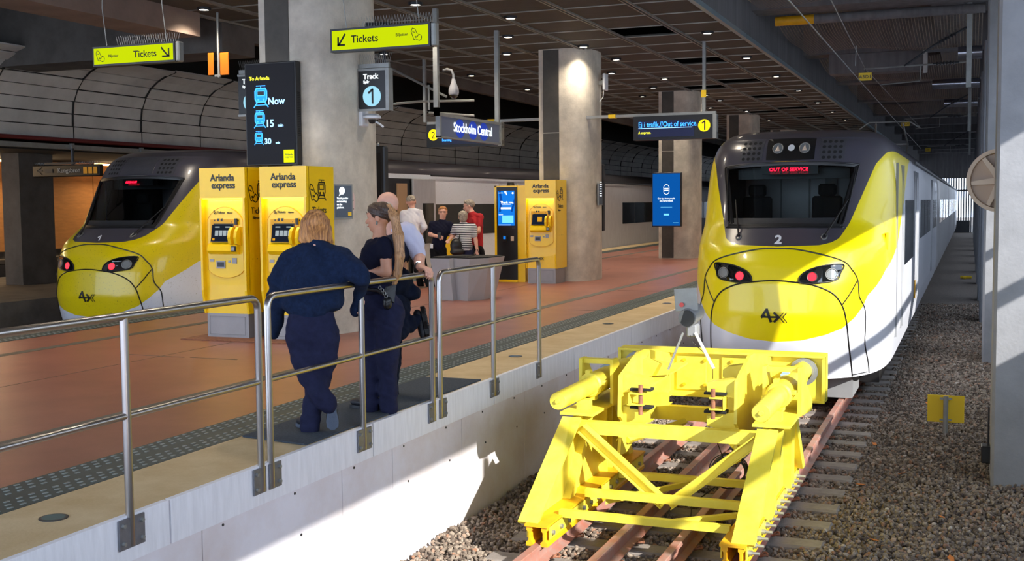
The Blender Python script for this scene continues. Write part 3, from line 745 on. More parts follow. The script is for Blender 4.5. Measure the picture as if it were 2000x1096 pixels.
    for y0, y1 in ((40.7, 60.5), (61.3, 81), (81.8, 100)):
        mb = MB(); vs = []
        ys_ = [y0, y0+.12, y1-.12, y1]; sc_ = [.96, 1, 1, .96]
        for yy, k_ in zip(ys_, sc_): vs += [(X+a*k_, yy, 1+(z_-1)*k_) for a, z_ in secs]
        n_ = len(secs); fs = [(q*n_+p, q*n_+(p+1) % n_, (q+1)*n_+(p+1) % n_, (q+1)*n_+p) for q in range(3) for p in range(n_)]
        fs += [tuple(range(n_)), tuple(range(3*n_, 4*n_))]
        mb.add(vs, fs); cbd = mb.build('car_body', 'silver', r, True)
        MB().py([(X+a*1.004, z_*1.0015) for a, z_ in secs if z_ > 2.43], y0+.1, y1-.1).build('roof', 'roofgrey', r)
    for y0 in (39.75, 60.4, 80.9): MB().box(X-1.25, X+1.25, y0, y0+1.0, -.5, 2.55).build('gangway_bellows', 'rubber', r)
    MB().box(X-1.2, X+1.2, 17.6, 99, -1.0, -.66).build('underframe', 'black', r)
    mb = MB().box(X-.94, X+.94, 16.25, 16.32, -1.03, -.66); mb.box(X-.94, X-.86, 16.3, 17.3, -1.03, -.66); mb.box(X+.86, X+.94, 16.3, 17.3, -1.03, -.66); mb.build('snow_plough', 'grey', r)
    xs = X+1.413
    for (y0, y1) in ((20.0, 23.1), (26.3, 32.9), (35.4, 39.2), (43.2, 47.8), (49, 52.5), (54, 59.4), (62.5, 68), (69.4, 74), (75.4, 79.6), (83, 88), (89.4, 94)):
        if number == '1' and y0 < 21: continue
        MB().box(xs-.03, xs+.006, y0, y1, .86 if y0 > 24 else .62, 1.69).build('window', 'glass2', r)
    mb = MB()
    for y0 in (28.5, 30.6, 37.4, 44.9, 46.4, 56, 57.8, 64.5, 66.4): mb.box(xs-.03, xs+.009, y0, y0+.05, .86, 1.69)
    mb.build('window_divider', 'dgrey', r)
    MB().box(xs-.02, xs+.003, 23.6 if number == '2' else 26.1, 100, 2.40, 2.44).build('gutter', 'dgrey', r)
    if number == '2':
        for y0 in (17.9, 19.2, 19.55, 23.5, 24.2, 24.9, 33.9, 34.6): MB().box(xs-.03, xs+.004, y0, y0+.05, -.35 if y0 < 20 else -.3, 2.25).build('door_groove', 'grey', r)
        MB().box(xs-.03, xs+.012, 23.9, 24.1, -.25, .1).build('yellow_panel', 'byel2', r)  # small yellow painted panel low by the door, not a lamp
        d = MB().bbox((xs-.02, 16.95, 1.12), .02, .06, .12, .01).build('door_handle', 'byel2', r)
        d.location.x = -.06
        mb = MB()
        for k in range(26): mb.bbox((X+1.12, 20.5+k*1.6, 2.66), .05, .5, .035, .02)
        mb.tube([(X+1.2, 19, 2.62), (X+1.2, 60, 2.62)], .02, 6); mb.build('roof_equipment', 'dgrey', r)
        mb = MB()
        y0 = 38
        mb.tube([(X-.5, y0, 2.8), (X-.5, y0+1.4, 3.5), (X-.4, y0+.1, 4.1)], .03, 6); mb.tube([(X+.5, y0, 2.8), (X+.5, y0+1.4, 3.5), (X+.4, y0+.1, 4.1)], .03, 6)
        mb.tube([(X-.9, y0+.1, 3.95), (X-.6, y0+.1, 4.15), (X+.6, y0+.1, 4.15), (X+.9, y0+.1, 3.95)], .025, 6); mb.tube([(X-.5, y0+1.4, 3.5), (X+.5, y0+1.4, 3.5)], .03, 6)
        mb.build('pantograph', 'galv', r)
    else:
        # open plug door and its vestibule
        MB().box(xs-.02, xs+.002, 23.5, 25.2, -.2, 2.32).build('door_opening', 'black', r)
        MB().box(xs+.002, xs+.02, 24.2, 24.72, -.1, 2.2).build('vestibule_panel', 'beige', r)
        d = MB().bbox((xs+.055, 25.55, 1.0), .03, .62, 1.32, .02).build('door_leaf', 'silver', r)
        MB().bbox((xs+.09, 25.72, 1.22), .008, .30, .5, .007).build('door_window', 'glass2', d)
        text(letters, .62, (xs+.004, 28.55, .06), (0, 1, 0), (0, 0, 1), 'black', r, 'lettering', bold=.03)
        mb = MB().add([(xs+.004, 26.6, -.25), (xs+.004, 28.8, -.25), (xs+.004, 27.2, .85), (xs+.004, 26.6, .9)], [(0, 1, 2, 3)]); mb.build('yellow_stripe', 'tyel', r)
        mb = MB()
        for k in range(9): mb.bbox((X+1.02, 24.5+k*1.7, 2.66), .08, .6, .035, .02)
        mb.build('roof_equipment', 'galv', r)
        # smoother grey car end further back
    return r
t2 = make_train(-2.41, 'yellow, grey and white train numbered 2 behind the yellow buffer stop', 'train', 'paint2', '2', 'OUT OF SERVICE', .072, 'ge')
t1 = make_train(-14.05, 'dusty yellow and grey train numbered 1 behind the ticket machines on the left', 'train', 'paint1', '1', 'REGNUM', .06, 'ge')
# ------------------------------------------------------------------ buffer stop
def buffer_stop():
    r = thing('buffer_stop', 'bright yellow steel buffer stop clamped to the rails in front of the right train', 'buffer stop', (XC, 10.3, -1.05))
    c = XC; Y = 'byel'
    mb = MB(); mb.box(c-1.08, c+1.08, 11.8, 11.83, -.33, .12); mb.box(c-1.08, c+1.08, 11.74, 12.02, .115, .14); mb.box(c-1.08, c+1.08, 11.74, 12.02, -.345, -.32)
    mb.box(c-1.08, c-1.05, 11.76, 12.02, -.33, .12); mb.box(c+1.05, c+1.08, 11.76, 12.02, -.33, .12); mb.box(c-1.0, c+1.0, 12.0, 12.03, -.33, .12)
    mb.build('buffer_beam', Y, r)
    mb = MB()
    for x in (-.24, .24): mb.bbox((c+x-.05, 11.79, -.1), .16, .012, .18, .008)
    mb.build('beam_plate', Y, r)
    mb = MB()
    for x in (-.36, -.14, .14, .36):
        for z in (-.22, .04): mb.lathe([(0, -.012), (.018, -.012), (.018, .012)], (c+x, 11.765, z), 'y', 6)
    mb.build('beam_bolts', 'byel2', r)
    for s in (-1, 1):
        x = c+s*.87
        # cylinder
        cy = MB().lathe([(0, 9.2), (.02, 9.2), (.024, 9.21), (.072, 9.21), (.078, 9.225), (.082, 10.1), (.098, 10.1), (.115, 10.12), (.115, 10.2), (.108, 10.22), (.108, 11.3), (.09, 11.36), (.09, 11.8)], (x, 0, -.01), 'y', 32).build('hydraulic_cylinder', Y, r, True)
        mb = MB().lathe([(0, 9.19), (.018, 9.19), (.018, 9.21)], (x, 0, -.01), 'y', 12)
        mb.build('end_pin', Y, cy)
        for a in (0, .5, 1., 1.5): MB().bbox((x+.125*math.cos(a*PI+.2), 10.16, -.01+.125*math.sin(a*PI+.2)), .025, .04, .018, .005).build('collar_lug', Y, cy)
        MB().bbox((x-.03, 10.75, .088), .035, .1, .012, .003).build('blue_sticker', mat('faded_blue', (150, 180, 214), .6) if 'fb' not in M else M['fb'], cy)
        mb = MB()
        for k, R in enumerate((.14, .125, .11)): mb.lathe([(R-.02, 0), (R, 0), (R, .03-.0), (R-.02, .03)], (x, 11.745-k*.03, -.03), 'y', 28)
        mb.build('buffer_ring', 'galv', r, True)
        # cradle over the cylinder
        mb = MB(); mb.box(x-.138, x+.138, 10.35, 10.45, .165, .208); mb.box(x-.06, x+.06, 9.9, 10.0, -.2, -.11); 
        mb.px([(10.3, .215), (10.46, .215), (10.62, .05), (11.1, -.2), (11.1, -.3), (10.3, -.22)], x+s*.14, x+s*.17)
        mb.px([(10.3, .215), (10.46, .215), (10.9, -.3), (10.3, -.22)], x-s*.17, x-s*.14)
        mb.box(x-.16, x+.16, 9.72, 11.1, -.225, -.2)
        mb.build('cylinder_cradle', Y, r)
        # inclined leg: flange + web
        mb = MB(); xl, xr = x-.10, x+.075
        A = (8.5, -.885); B = (9.62, -.22)
        mb.px([A, (A[0]+.02, A[1]-.02), (B[0]+.02, B[1]-.02), B], xl, xr)
        mb.px([(8.55, -.9), (9.62, -.24), (10.0, -.24), (9.4, -.9)], x-.02, x+.005)
        mb.px([(9.3, -.9), (9.95, -.24), (10.0, -.24), (9.45, -.9)], xl, xr)
        mb.px([(9.45, -.9), (10.0, -.24), (10.95, -.24), (11.1, -.88)], x-.02, x+.005)
        mb.build('inclined_leg', Y, r)
        mb = MB(); mb.box(xl, xr, 10.4, 10.425, -.9, -.22); mb.box(x-.02, x+.0, 10.4, 10.6, -.9, -.22); mb.box(xl, xr, 10.58, 10.6, -.9, -.22)
        mb.px([(10.6, -.24), (10.75, -.24), (11.35, -.9), (11.2, -.9)], xl, xr)
        mb.build('rear_column', Y, r)
        # foot: top plate and two clamp rails either side of the running rail
        xf = c+s*.79
        mb = MB(); mb.box(xf-.10, xf+.10, 8.45, 11.42, -.905, -.885)
        for q in (-1, 1):
            pr = [(0, 0), (.035, 0), (.035, -.03), (.018, -.045), (.018, -.11), (.04, -.13), (.04, -.16), (-.02, -.16), (-.02, -.13), (.0, -.11), (.0, -.045), (-.012, -.03), (-.012, 0)]
            mb.py([(xf+q*(.052+a), -.905+b_) for a, b_ in pr], 8.46, 11.41)
        mb.build('clamp_foot', 'byel2', r)
        mb = MB()
        q = s
        for k in range(6): mb.box(xf+q*.09, xf+q*.1, 8.5+k*.48, 8.5+k*.48+.44, -1.01, -.9); mb.box(xf-q*.1, xf-q*.09, 8.5+k*.48, 8.5+k*.48+.44, -1.01, -.9)
        mb.build('clamp_plate', Y, r)
        for k in range(14):
            y = 8.56+k*.2
            MB().lathe([(0, 0), (.022, 0), (.022, .03), (.013, .03), (.013, .085), (0, .085)][::1], (xf+s*.1, y, -.965), 'x' , 8).build('bolt', 'galv', r) if s > 0 else MB().lathe([(0, 0), (.02, 0), (.02, .02), (0, .02)], (xf+.1, y, -.965), 'x', 8).build('bolt', 'galv', r)
        # inner side plates and coupler arms
        xp = c+s*.53
        mb = MB(); mb.px([(9.95, .12), (10.55, .27), (10.75, .27), (11.8, .1), (11.8, -.3), (10.6, -.5), (10.1, -.62), (9.9, -.6), (10.0, -.3), (9.92, -.25)], xp-.014, xp+.014)
        mb.build('side_plate', Y, r)
        i_ = -s
        for z0, y0 in ((.06, 10.0), (-.24, 10.0), (.1, 10.7), (-.2, 10.7)):
            zz = z0; mb = MB()
            mb.prism([(0, .08), (.27, .03), (.27, -.06), (0, -.10)], lambda a, b_: (xp+i_*a, y0, zz+b_), lambda a, b_: (xp+i_*a, y0+.012, zz+b_))
            mb.prism([(0, .08), (.27, .03), (.27, .02), (0, .07)], lambda a, b_: (xp+i_*a, y0+.0125, zz+b_), lambda a, b_: (xp+i_*a, y0+.14, zz+b_))
            mb.prism([(0, -.09), (.27, -.05), (.27, -.06), (0, -.10)], lambda a, b_: (xp+i_*a, y0+.0125, zz+b_), lambda a, b_: (xp+i_*a, y0+.14, zz+b_))
            mb.build('coupler_arm', Y, r)
        for z0 in (.0, -.165): MB().bbox((xp+i_*.19, 10.02, z0), .1, .06, .012, .004).build('buffer_pad', 'rubber', r)
        xm = xp+i_*.2
        mb = MB(); 
        for z0 in (-.03, -.13): mb.box(min(xm-i_*.09, xm+i_*.03), max(xm-i_*.09, xm+i_*.03), 9.9, 10.03, z0-.006, z0+.006)
        mb.box(xm-i_*.1-.006, xm-i_*.1+.006, 9.9, 10.03, -.136, -.024)
        mb.build('catch_channel', Y, r)
        MB().tube([(xm+i_*.0, 9.93, .05), (xm, 9.93, -.22)], .021, 12).build('coupler_pin', 'rust', r)
        mb = MB(); mb.add([(xm, 10.05, -.01), (xm+i_*.02, 11.7, .02), (xp+i_*.1, 11.75, .02), (xp+i_*.08, 10.1, -.01), (xm, 10.05, -.03), (xm+i_*.02, 11.7, 0), (xp+i_*.1, 11.75, 0), (xp+i_*.08, 10.1, -.03)], [(0, 1, 2, 3), (4, 7, 6, 5), (0, 4, 5, 1), (1, 5, 6, 2), (2, 6, 7, 3), (3, 7, 4, 0)])
        mb.build('guide_tongue', Y, r)
    def bar(x0, x1, y, z0, z1, d=.08, nm='cross_bar', y2=None): 
        mb = MB(); y2 = y if y2 is None else y2
        mb.add([(c+x0, y, z0), (c+x1, y2, z0), (c+x1, y2+d, z0), (c+x0, y+d, z0), (c+x0, y, z1), (c+x1, y2, z1), (c+x1, y2+d, z1), (c+x0, y+d, z1)], [(0, 1, 5, 4), (1, 2, 6, 5), (2, 3, 7, 6), (3, 0, 4, 7), (4, 5, 6, 7), (3, 2, 1, 0)]); return mb.build(nm, Y, r)
    bar(-.86, .86, 9.66, -.375, -.265, .11)
    bar(-.72, .70, 8.8, -.905, -.845, .06); bar(-.68, .68, 9.37, -.87, -.80, .06); bar(-.68, .68, 10.41, -.94, -.875, .06)
    bar(-.6, .6, 11.2, -.5, -.36, .1)
    bar(-.5, .12, 9.4, -.93, -.885, .07, 'diagonal_brace', 10.4); bar(.12, .66, 8.85, -.92, -.88, .07, 'diagonal_brace', 9.3)
    for s in (-1, 1):
        a = Vector((c+s*.78, 9.6, -.31)); b = Vector((c+s*.02, 9.58, -.93)); d = (b-a).normalized(); n_ = Vector((0, 1, 0)); u = d.cross(n_)
        mb = MB()
        for (p0, p1, q0, q1) in ((-.04, .04, -.006, .006), (-.045, -.035, -.05, .05), (.035, .045, -.05, .05)):
            vs = [p+u*uu+n_*nn for p in (a, b) for uu in (p0, p1) for nn in (q0, q1)]
            mb.add(vs, [(0, 1, 3, 2), (4, 6, 7, 5), (0, 4, 5, 1), (2, 3, 7, 6), (0, 2, 6, 4), (1, 5, 7, 3)])
        mb.build('v_brace', Y, r)
        # short brace bits down from inner plates
        a = Vector((c+s*.5, 10.1, -.5)); b = Vector((c+s*.15, 10.9, -.45))
        MB().tube([a, b], .035, 4).build('inner_strut', Y, r)
    return r
buffer_stop()
def coil():
    mb = MB(); rg = random.Random(3)
    for k in range(7):
        R = .17+rg.uniform(-.02, .02); dx, dz = rg.uniform(-.02, .02), rg.uniform(-.015, .015)
        mb.tube([(-2.08+dx+R*math.cos(t*PI/12), 10.6+k*.012+.05*math.sin(t*PI/12), -.84+dz+R*.8*math.sin(t*PI/12)) for t in range(24)], .006, 5, closed=True)
    mb.tube([(-2.1, 10.5, -.7), (-2.12, 10.3, -.5), (-2.1, 10.2, -.2)], .005, 5); mb.tube([(-2.2, 10.6, -1.0), (-2.35, 10.3, -1.1), (-2.3, 10.0, -1.2)], .006, 5)
    o = mb.build('cable_coil', 'black', loc=(-2.08, 10.6, -1.02)); tag(o, 'coil of thin black cable hanging inside the yellow buffer stop', 'cable')
coil()
def detector():
    D = 11.2
    p = lambda u, v, dd=0: Vector(U(u, v, depth((-2.6, 10.6, .3))+dd))
    r = thing('track_sensor', 'grey cylindrical sensor with a square metal plate on two thin legs above the buffer stop', 'sensor', p(1345, 720))
    a = p(1342, 622); b = a+Vector((.0, .36, .03))
    bd = MB().tube([a, a.lerp(b, .12), b], [.085, .09, .09], 24).build('sensor_body', 'grey', r, True)
    MB().tube([a-Vector((.003, .012, 0)), a], [.078, .08], 24).build('sensor_lens', 'dgrey', bd)
    q = p(1345, 645); MB().bbox(q+Vector((.02, .1, -.01)), .05, .08, .06, .015).build('mount', 'grey', r)
    t0 = p(1325, 563); MB().bbox(p(1338, 586)+Vector((0, .04, 0)), .11, .006, .11, .004, Matrix.Rotation(-.08, 3, 'Y')).build('sight_plate', 'galv', r)
    pl = Plane(p(1330, 596)+Vector((0, .024, 0)), (1, 0, 0), (0, 0, 1)); pl.disc(0, 0, .022); pl.build('red_sticker', mat('pink_red', (214, 84, 84), .5), r)
    MB().tube([p(1334, 650), p(1305, 722, .02)], .012, 6).build('leg', 'galv', r)
    MB().tube([p(1358, 650), p(1394, 720, -.1)], .016, 6).build('leg', 'white', r)
    MB().tube([p(1348, 655), p(1352, 668), p(1365, 680), p(1376, 690), p(1392, 722), p(1392, 740)], .004, 5).build('cable', 'black', r)
detector()
# ------------------------------------------------------------------ handrails
RXX = -4.275
def handrail(y0, y1, mids, lab, loc, left_open=False):
    r = thing('handrail', lab, 'railing', (RXX, y0, -.16), 'stainless steel railings on the platform edge')
    zt = 1.105; rr = .0235; R = .075
    pts = []
    if left_open: pts.append((RXX, y0, zt))
    else:
        pts += [(RXX, y0, -.165), (RXX, y0, zt-R)]
        pts += [(RXX, y0+R*(1-math.cos(a)), zt-R+R*math.sin(a)) for a in (PI/8, PI/4, 3*PI/8, PI/2)]
    pts += [(RXX, y1-R*(1-math.cos(a)), zt-R+R*math.sin(a)) for a in (PI/2, 3*PI/8, PI/4, PI/8)]+[(RXX, y1, zt-R), (RXX, y1, -.165)]
    MB().tube(pts, rr, 16).build('frame_tube', 'steel', r, True)
    MB().tube([(RXX, y0, .555), (RXX, y1, .555)], .019, 14).build('middle_rail', 'steel', r, True)
    posts = list(mids)
    for y in posts: MB().tube([(RXX, y, -.165), (RXX, y, zt-.01)], rr, 16).build('post', 'steel', r, True)
    for y in posts+([] if left_open else [y0])+[y1]:
        pb = MB().bbox((PR+.044, y+(.0 if y in posts else (-.035 if y == y1 else .035)), -.09), .006, .105 if y in posts else .07, .085, .004).build('fixing_plate', 'plate', r)
        mb = MB()
        for dy in (-.075, .075):
            for dz in (-.05, .05):
                if y not in posts and ((dy > 0) == (y == y1)): continue
                mb.lathe([(0, .016), (.012, .016), (.014, 0)], (PR+.05, y+dy, -.09+dz), 'x', 6)
        if mb.v: mb.build('fixing_bolts', 'galv', pb)
    return r
handrail(3.4, 6.225, [4.965], 'stainless steel railing section at the lower left, nearest to the viewer', None)
handrail(6.335, 8.80, [7.58], 'stainless steel railing section the three people lean on', None)
handrail(8.95, 11.43, [10.16], 'stainless steel railing section furthest along, in front of the grey bin', None)
# ------------------------------------------------------------------ floor things
o = MB().add([(-4.93, 6.95, .006), (-4.33, 6.85, .006), (-4.33, 9.97, .006), (-4.93, 9.97, .006), (-4.93, 6.95, .018), (-4.33, 6.85, .018), (-4.33, 9.97, .018), (-4.93, 9.97, .018)], [(0, 1, 2, 3), (7, 6, 5, 4), (0, 4, 5, 1), (1, 5, 6, 2), (2, 6, 7, 3), (3, 7, 4, 0)]).build('floor_mat', 'mat', loc=(-4.6, 8.4, .004))
tag(o, 'long grey textile mat on the platform edge under the three leaning people', 'mat')
for k, (x, y) in enumerate(((-4.63, 4.77), (-4.66, 11.7), (-4.68, 15.27), (-4.69, 18.66), (-12.06, 12.07), (-12.07, 15.56))):
    r = thing('edge_inlay_light', ['round glass inlay in the beige edge paving at the lower left corner', 'round inlay in the beige edge paving beyond the last railing post', 'small round inlay in the edge paving above the left buffer cylinder', 'small round inlay in the edge paving beside the grey sensor', 'round inlay in the far platform edge left of the train on track 1', 'round inlay in the far platform edge at the foot of the first ticket machine'][k], 'inlay light', (x, y, .004), 'round inlays in the platform edges')
    MB().lathe([(.078, 0), (.078, .004), (.062, .005)], (x, y, .004), 'z', 24).build('rim', 'dgrey', r); MB().lathe([(0, .004), (.062, .005)], (x, y, .004), 'z', 24).build('glass', 'brass', r)
# ------------------------------------------------------------------ pictograms shared by signs
def ticket_hand(p, a, b, s, w):
    q = lambda pts: [(a+x*s, b+y*s) for x, y in pts]
    p.line(q([(.0, .75), (.1, 1.0), (.32, .93), (.52, .55)]), w); p.line(q([(.0, .75), (.22, .12), (.34, .1)]), w); p.line(q([(.12, .72), (.32, .66)]), w)
    p.line(q([(.44, .36), (.32, .36), (.34, .28), (.5, .3), (.58, .42), (.66, .52), (.72, .46), (.82, .44), (.9, .3), (.86, .1), (.7, .02), (.52, .08), (.38, .18)]), w)
def train_icon(p, a, b, s, w, hollow=True):
    q = lambda pts: [(a+x*s, b+y*s) for x, y in pts]
    p.line(q([(.2, .25), (.12, .4), (.12, .75), (.2, .9), (.7, .9), (.78, .75), (.78, .4), (.7, .25), (.2, .25)]), w)
    p.line(q([(.24, .55), (.24, .78), (.66, .78), (.66, .55), (.24, .55)]), w*.7); p.line(q([(.2, 1.02), (.7, 1.02)]), w*.7); p.line(q([(.45, .9), (.45, 1.02)]), w*.6)
    p.disc(a+.3*s, b+.36*s, w*.9, 10); p.disc(a+.6*s, b+.36*s, w*.9, 10)
    p.line(q([(.25, .25), (.05, 0)]), w*.8); p.line(q([(.65, .25), (.85, 0)]), w*.8); p.line(q([(.15, .1), (.75, .1)]), w*.6)
# ------------------------------------------------------------------ ticket machines
M['niche_glow'] = emat('warm_strip_light', (255, 214, 60), 4.5)
M['screen_dark'] = emat('dark_lcd', (26, 32, 44), .9); M['screen_txt'] = emat('lcd_white', (206, 220, 226), .5); M['lcd_or'] = emat('lcd_orange', (224, 160, 40), .8)
def tvm(x0, x1, yf, dep, lab, variant=0):
    cx = (x0+x1)/2; r = thing('ticket_machine', lab, 'ticket machine', (cx, yf+dep/2, 0), 'yellow ticket machines')
    w = x1-x0; s = w/.69
    zb = .32; zt = 2.185; nb, nt = .62, 1.79     # plinth, top, niche frame
    b = MB(); b.box(x0, x1, yf+.02, yf+dep, zb, zt); b.box(x0, x1, yf-.035, yf+.03, nt+.01, zt)          # header
    b.box(x0, x0+.03, yf-.05, yf+.03, zb+.3, nt+.01); b.box(x1-.03, x1, yf-.05, yf+.03, zb+.3, nt+.01)
    b.px([(yf+.02, zb), (yf+.02, zb+.3), (yf-.05, zb+.3), (yf-.0, zb)], x0, x0+.03).px([(yf+.02, zb), (yf+.02, zb+.3), (yf-.05, zb+.3), (yf-.0, zb)], x1-.03, x1)
    b.build('cabinet', 'tyel', r)
    p = MB(); p.box(x0+.03, x1-.03, yf+.02, yf+dep-.03, .0, zb); p.build('plinth', 'basegrey', r)
    g = MB(); g.tube([(x0+.07, yf+.015, .05), (x1-.08, yf+.015, .05), (x1-.08, yf+.015, .28), (x0+.07, yf+.015, .28)], .003, 4, closed=True); g.build('plinth_joint', 'grey', r)
    MB().box(x0+.035, x1-.035, yf-.03, yf+.015, nt-.005, nt+.009).build('strip_light', 'niche_glow', r)
    # door panel with arch
    xl, xr = x0+.075, x1-.075; zbot = .78; zarc = 1.52
    pts = [(xl, zarc)]+[(xl+(xr-xl)*t/12, zarc+.17*math.sin(PI*t/12)**.7) for t in range(1, 12)]+[(xr, zarc), (xr, .88)]+[(xr-(xr-xl)*t/12, .88-.1*math.sin(PI*t/12)**.6) for t in range(1, 12)]+[(xl, .88)]
    MB().py(pts, yf+.008, yf+.022).build('front_door', 'tyel', r)
    MB().tube([(a, yf+.008, c) for a, c in pts], .0035, 5, closed=True).build('door_joint', 'byel2', r)
    # recess panel and console
    MB().box(xl+.05, xr-.07, yf+.001, yf+.009, 1.22, 1.53).build('recess_panel', 'byel2', r)
    cs = MB(); cs.px([(yf+.01, 1.24), (yf-.05, 1.2), (yf-.07, 1.13), (yf-.03, 1.09), (yf+.01, 1.08)], xl+.04, xr-.05); cs.build('console', 'tyel', r)
    sc = MB(); sc.add([(xl+.07, yf-.035, 1.245), (xl+.38*s, yf-.035, 1.245), (xl+.41*s, yf+.0, 1.475), (xl+.10, yf+.0, 1.475), (xl+.07, yf+.01, 1.245), (xl+.38*s, yf+.01, 1.245), (xl+.41*s, yf+.01, 1.475), (xl+.10, yf+.01, 1.475)], [(0, 1, 2, 3), (4, 7, 6, 5), (0, 4, 5, 1), (1, 5, 6, 2), (2, 6, 7, 3), (3, 7, 4, 0)])
    scr = sc.build('touch_screen', 'black', r)
    P_ = Plane((xl+.08, yf-.036, 1.25), (1, 0, 0), (0, .038, .23), .002)
    P_.rect(.0, .0, .305*s, .215); P_.build('screen_glow', 'screen_dark', scr)
    P_ = Plane((xl+.08, yf-.039, 1.25), (1, 0, 0), (0, .038, .23), .002)
    if variant == 0:
        for k in range(4): P_.rect(.055+k*.062, .07, .105+k*.062, .14)
        P_.rect(.05, .175, .12, .19); P_.rect(.21, .175, .28, .19); P_.build('screen_buttons', 'screen_txt', scr)
        P_ = Plane((xl+.08, yf-.04, 1.25), (1, 0, 0), (0, .038, .23), .002); P_.rect(.02, .012, .055, .04); P_.build('screen_logo', 'lcd_or', scr)
    else: P_.rect(.12, .06, .22, .16); P_.build('screen_logo', 'lcd_or', scr)
    mb = MB()
    for a, z, w_, h_ in ((.11, 1.585-.02, .018, .02), (.155, 1.565, .035, .035), (.21, 1.565, .03, .035), (.37, 1.55, .01, .01), (.42, 1.565, .03, .035), (.47, 1.565, .012, .02)): mb.box(xl+a, xl+a+w_, yf+.0, yf+.012, z-.06, z-.06+h_)
    mb.build('coin_slots', 'dgrey', r)
    # card reader cheeks and keypad
    mb = MB()
    for a in (.395*s, .485*s):
        q = [(a+.045*math.cos(t*PI/8), 1.30+.13*math.sin(t*PI/8)*(1 if t < 9 else .8)) for t in range(16)]
        mb.px([(yf+.0+0*k, 0) for k in range(0)] or [(yf-.005, 1.19), (yf-.09, 1.22), (yf-.11, 1.30), (yf-.09, 1.38), (yf-.04, 1.43), (yf-.005, 1.43)], xl+a-.012, xl+a+.03)
    mb.build('card_reader_shroud', 'tyel', r)
    kp = MB().bbox((xl+.455*s, yf-.085, 1.155), .035, .012, .035, .008).build('keypad', 'black', r)
    MB().bbox((xl+.455*s, yf-.10, 1.157), .022, .004, .022, .003).build('key_panel', 'basegrey', kp)
    MB().box(xl+.44*s, xl+.475*s, yf-.03, yf-.01, 1.46, 1.54).build('card_slot', 'black', r)
    mb = MB(); mb.box(xl+.13, xl+.265, yf-.004, yf+.01, .90, 1.0); mb.box(xl+.025, xl+.09, yf+.0, yf+.01, .985, 1.02); mb.box(xl+.37, xl+.44, yf+.0, yf+.01, .965, 1.035); mb.box(xl+.31, xl+.345, yf+.0, yf+.01, .975, 1.005)
    mb.build('receipt_slots', 'basegrey', r)
    MB().box(xl+.145, xl+.25, yf-.006, yf+.0, .92, .98).build('ticket_tray', 'dgrey', r)
    # lettering
    o_ = (cx-.175*s, yf-.038, 2.02); text('Arlanda', .118*s, o_, (1, 0, 0), (0, 0, 1), 'black', r, bold=.022, spacing=.98)
    text('express', .118*s, (cx-.16*s, yf-.038, 1.925), (1, 0, 0), (0, 0, 1), 'black', r, bold=.022, spacing=.98)
    text('Tickets', .042, (xl+.15, yf+.005, 1.605), (1, 0, 0), (0, 0, 1), 'black', r, bold=.01); text('Biljetter', .026, (xl+.31, yf+.005, 1.605), (1, 0, 0), (0, 0, 1), 'black', r)
    P_ = Plane((xl+.1, yf+.006, 1.595), (1, 0, 0), (0, 0, 1), .002); ticket_hand(P_, 0, 0, .05, .005); P_.build('ticket_symbol', 'black', r)
    P_ = Plane((x1+.001, yf+.04, 1.74), (0, 1, 0), (0, 0, 1), .002); ticket_hand(P_, 0, 0, .22, .014); train_icon(P_, .17, .02, .25, .02); P_.build('side_symbol', 'black', r)
    text('Tickets', .115, (x1+.002, yf+.09, 1.6), (0, 1, 0), (0, 0, 1), 'black', r, bold=.01); text('Biljetter', .05, (x1+.002, yf+.12, 1.53), (0, 1, 0), (0, 0, 1), 'black', r)
    mb = MB()
    for k in range(4): mb.lathe([(0, .002), (.008, .002)], (x1+.0, yf+.1+k*.1, 1.02), 'x', 8)
    mb.build('side_rivets', 'dgrey', r)
    ld = bpy.data.lights.new('niche_lamp', 'AREA'); ld.shape = 'RECTANGLE'; ld.size = w*.85; ld.size_y = .05; ld.energy = .6; ld.color = (1, .85, .4)
    l = bpy.data.objects.new('niche_lamp', ld); COL.objects.link(l); l.parent = r; l.location = (0, -dep/2-.04, nt-.02)
    l.rotation_euler = (.35, 0, 0)
    return r
tvm(-9.19, -8.50, 12.2, .62, 'yellow ticket machine on the left of the pair, fully visible beside the railing')
tvm(-8.28, -7.60, 12.2, .62, 'yellow ticket machine partly hidden behind the woman in the dark sweater')
tvm(-8.74, -8.05, 22.6, .66, 'yellow ticket machine further back at the second pillar, beside the black kiosk', 1)
o = MB().box(-9.35, -7.55, 11.9, 12.75, .002, .012).build('floor_plate', 'rust', loc=(-8.9, 12.2, 0)); tag(o, 'thin brown metal plate on the floor under the ticket machines', 'floor plate')
text('4X', .09, (-8.44, 22.58, .5), (1, 0, 0), (0, 0, 1), 'black', bpy.data.objects['ticket_machine.002'] if 'ticket_machine.002' in bpy.data.objects else o, 'emblem', bold=.02)
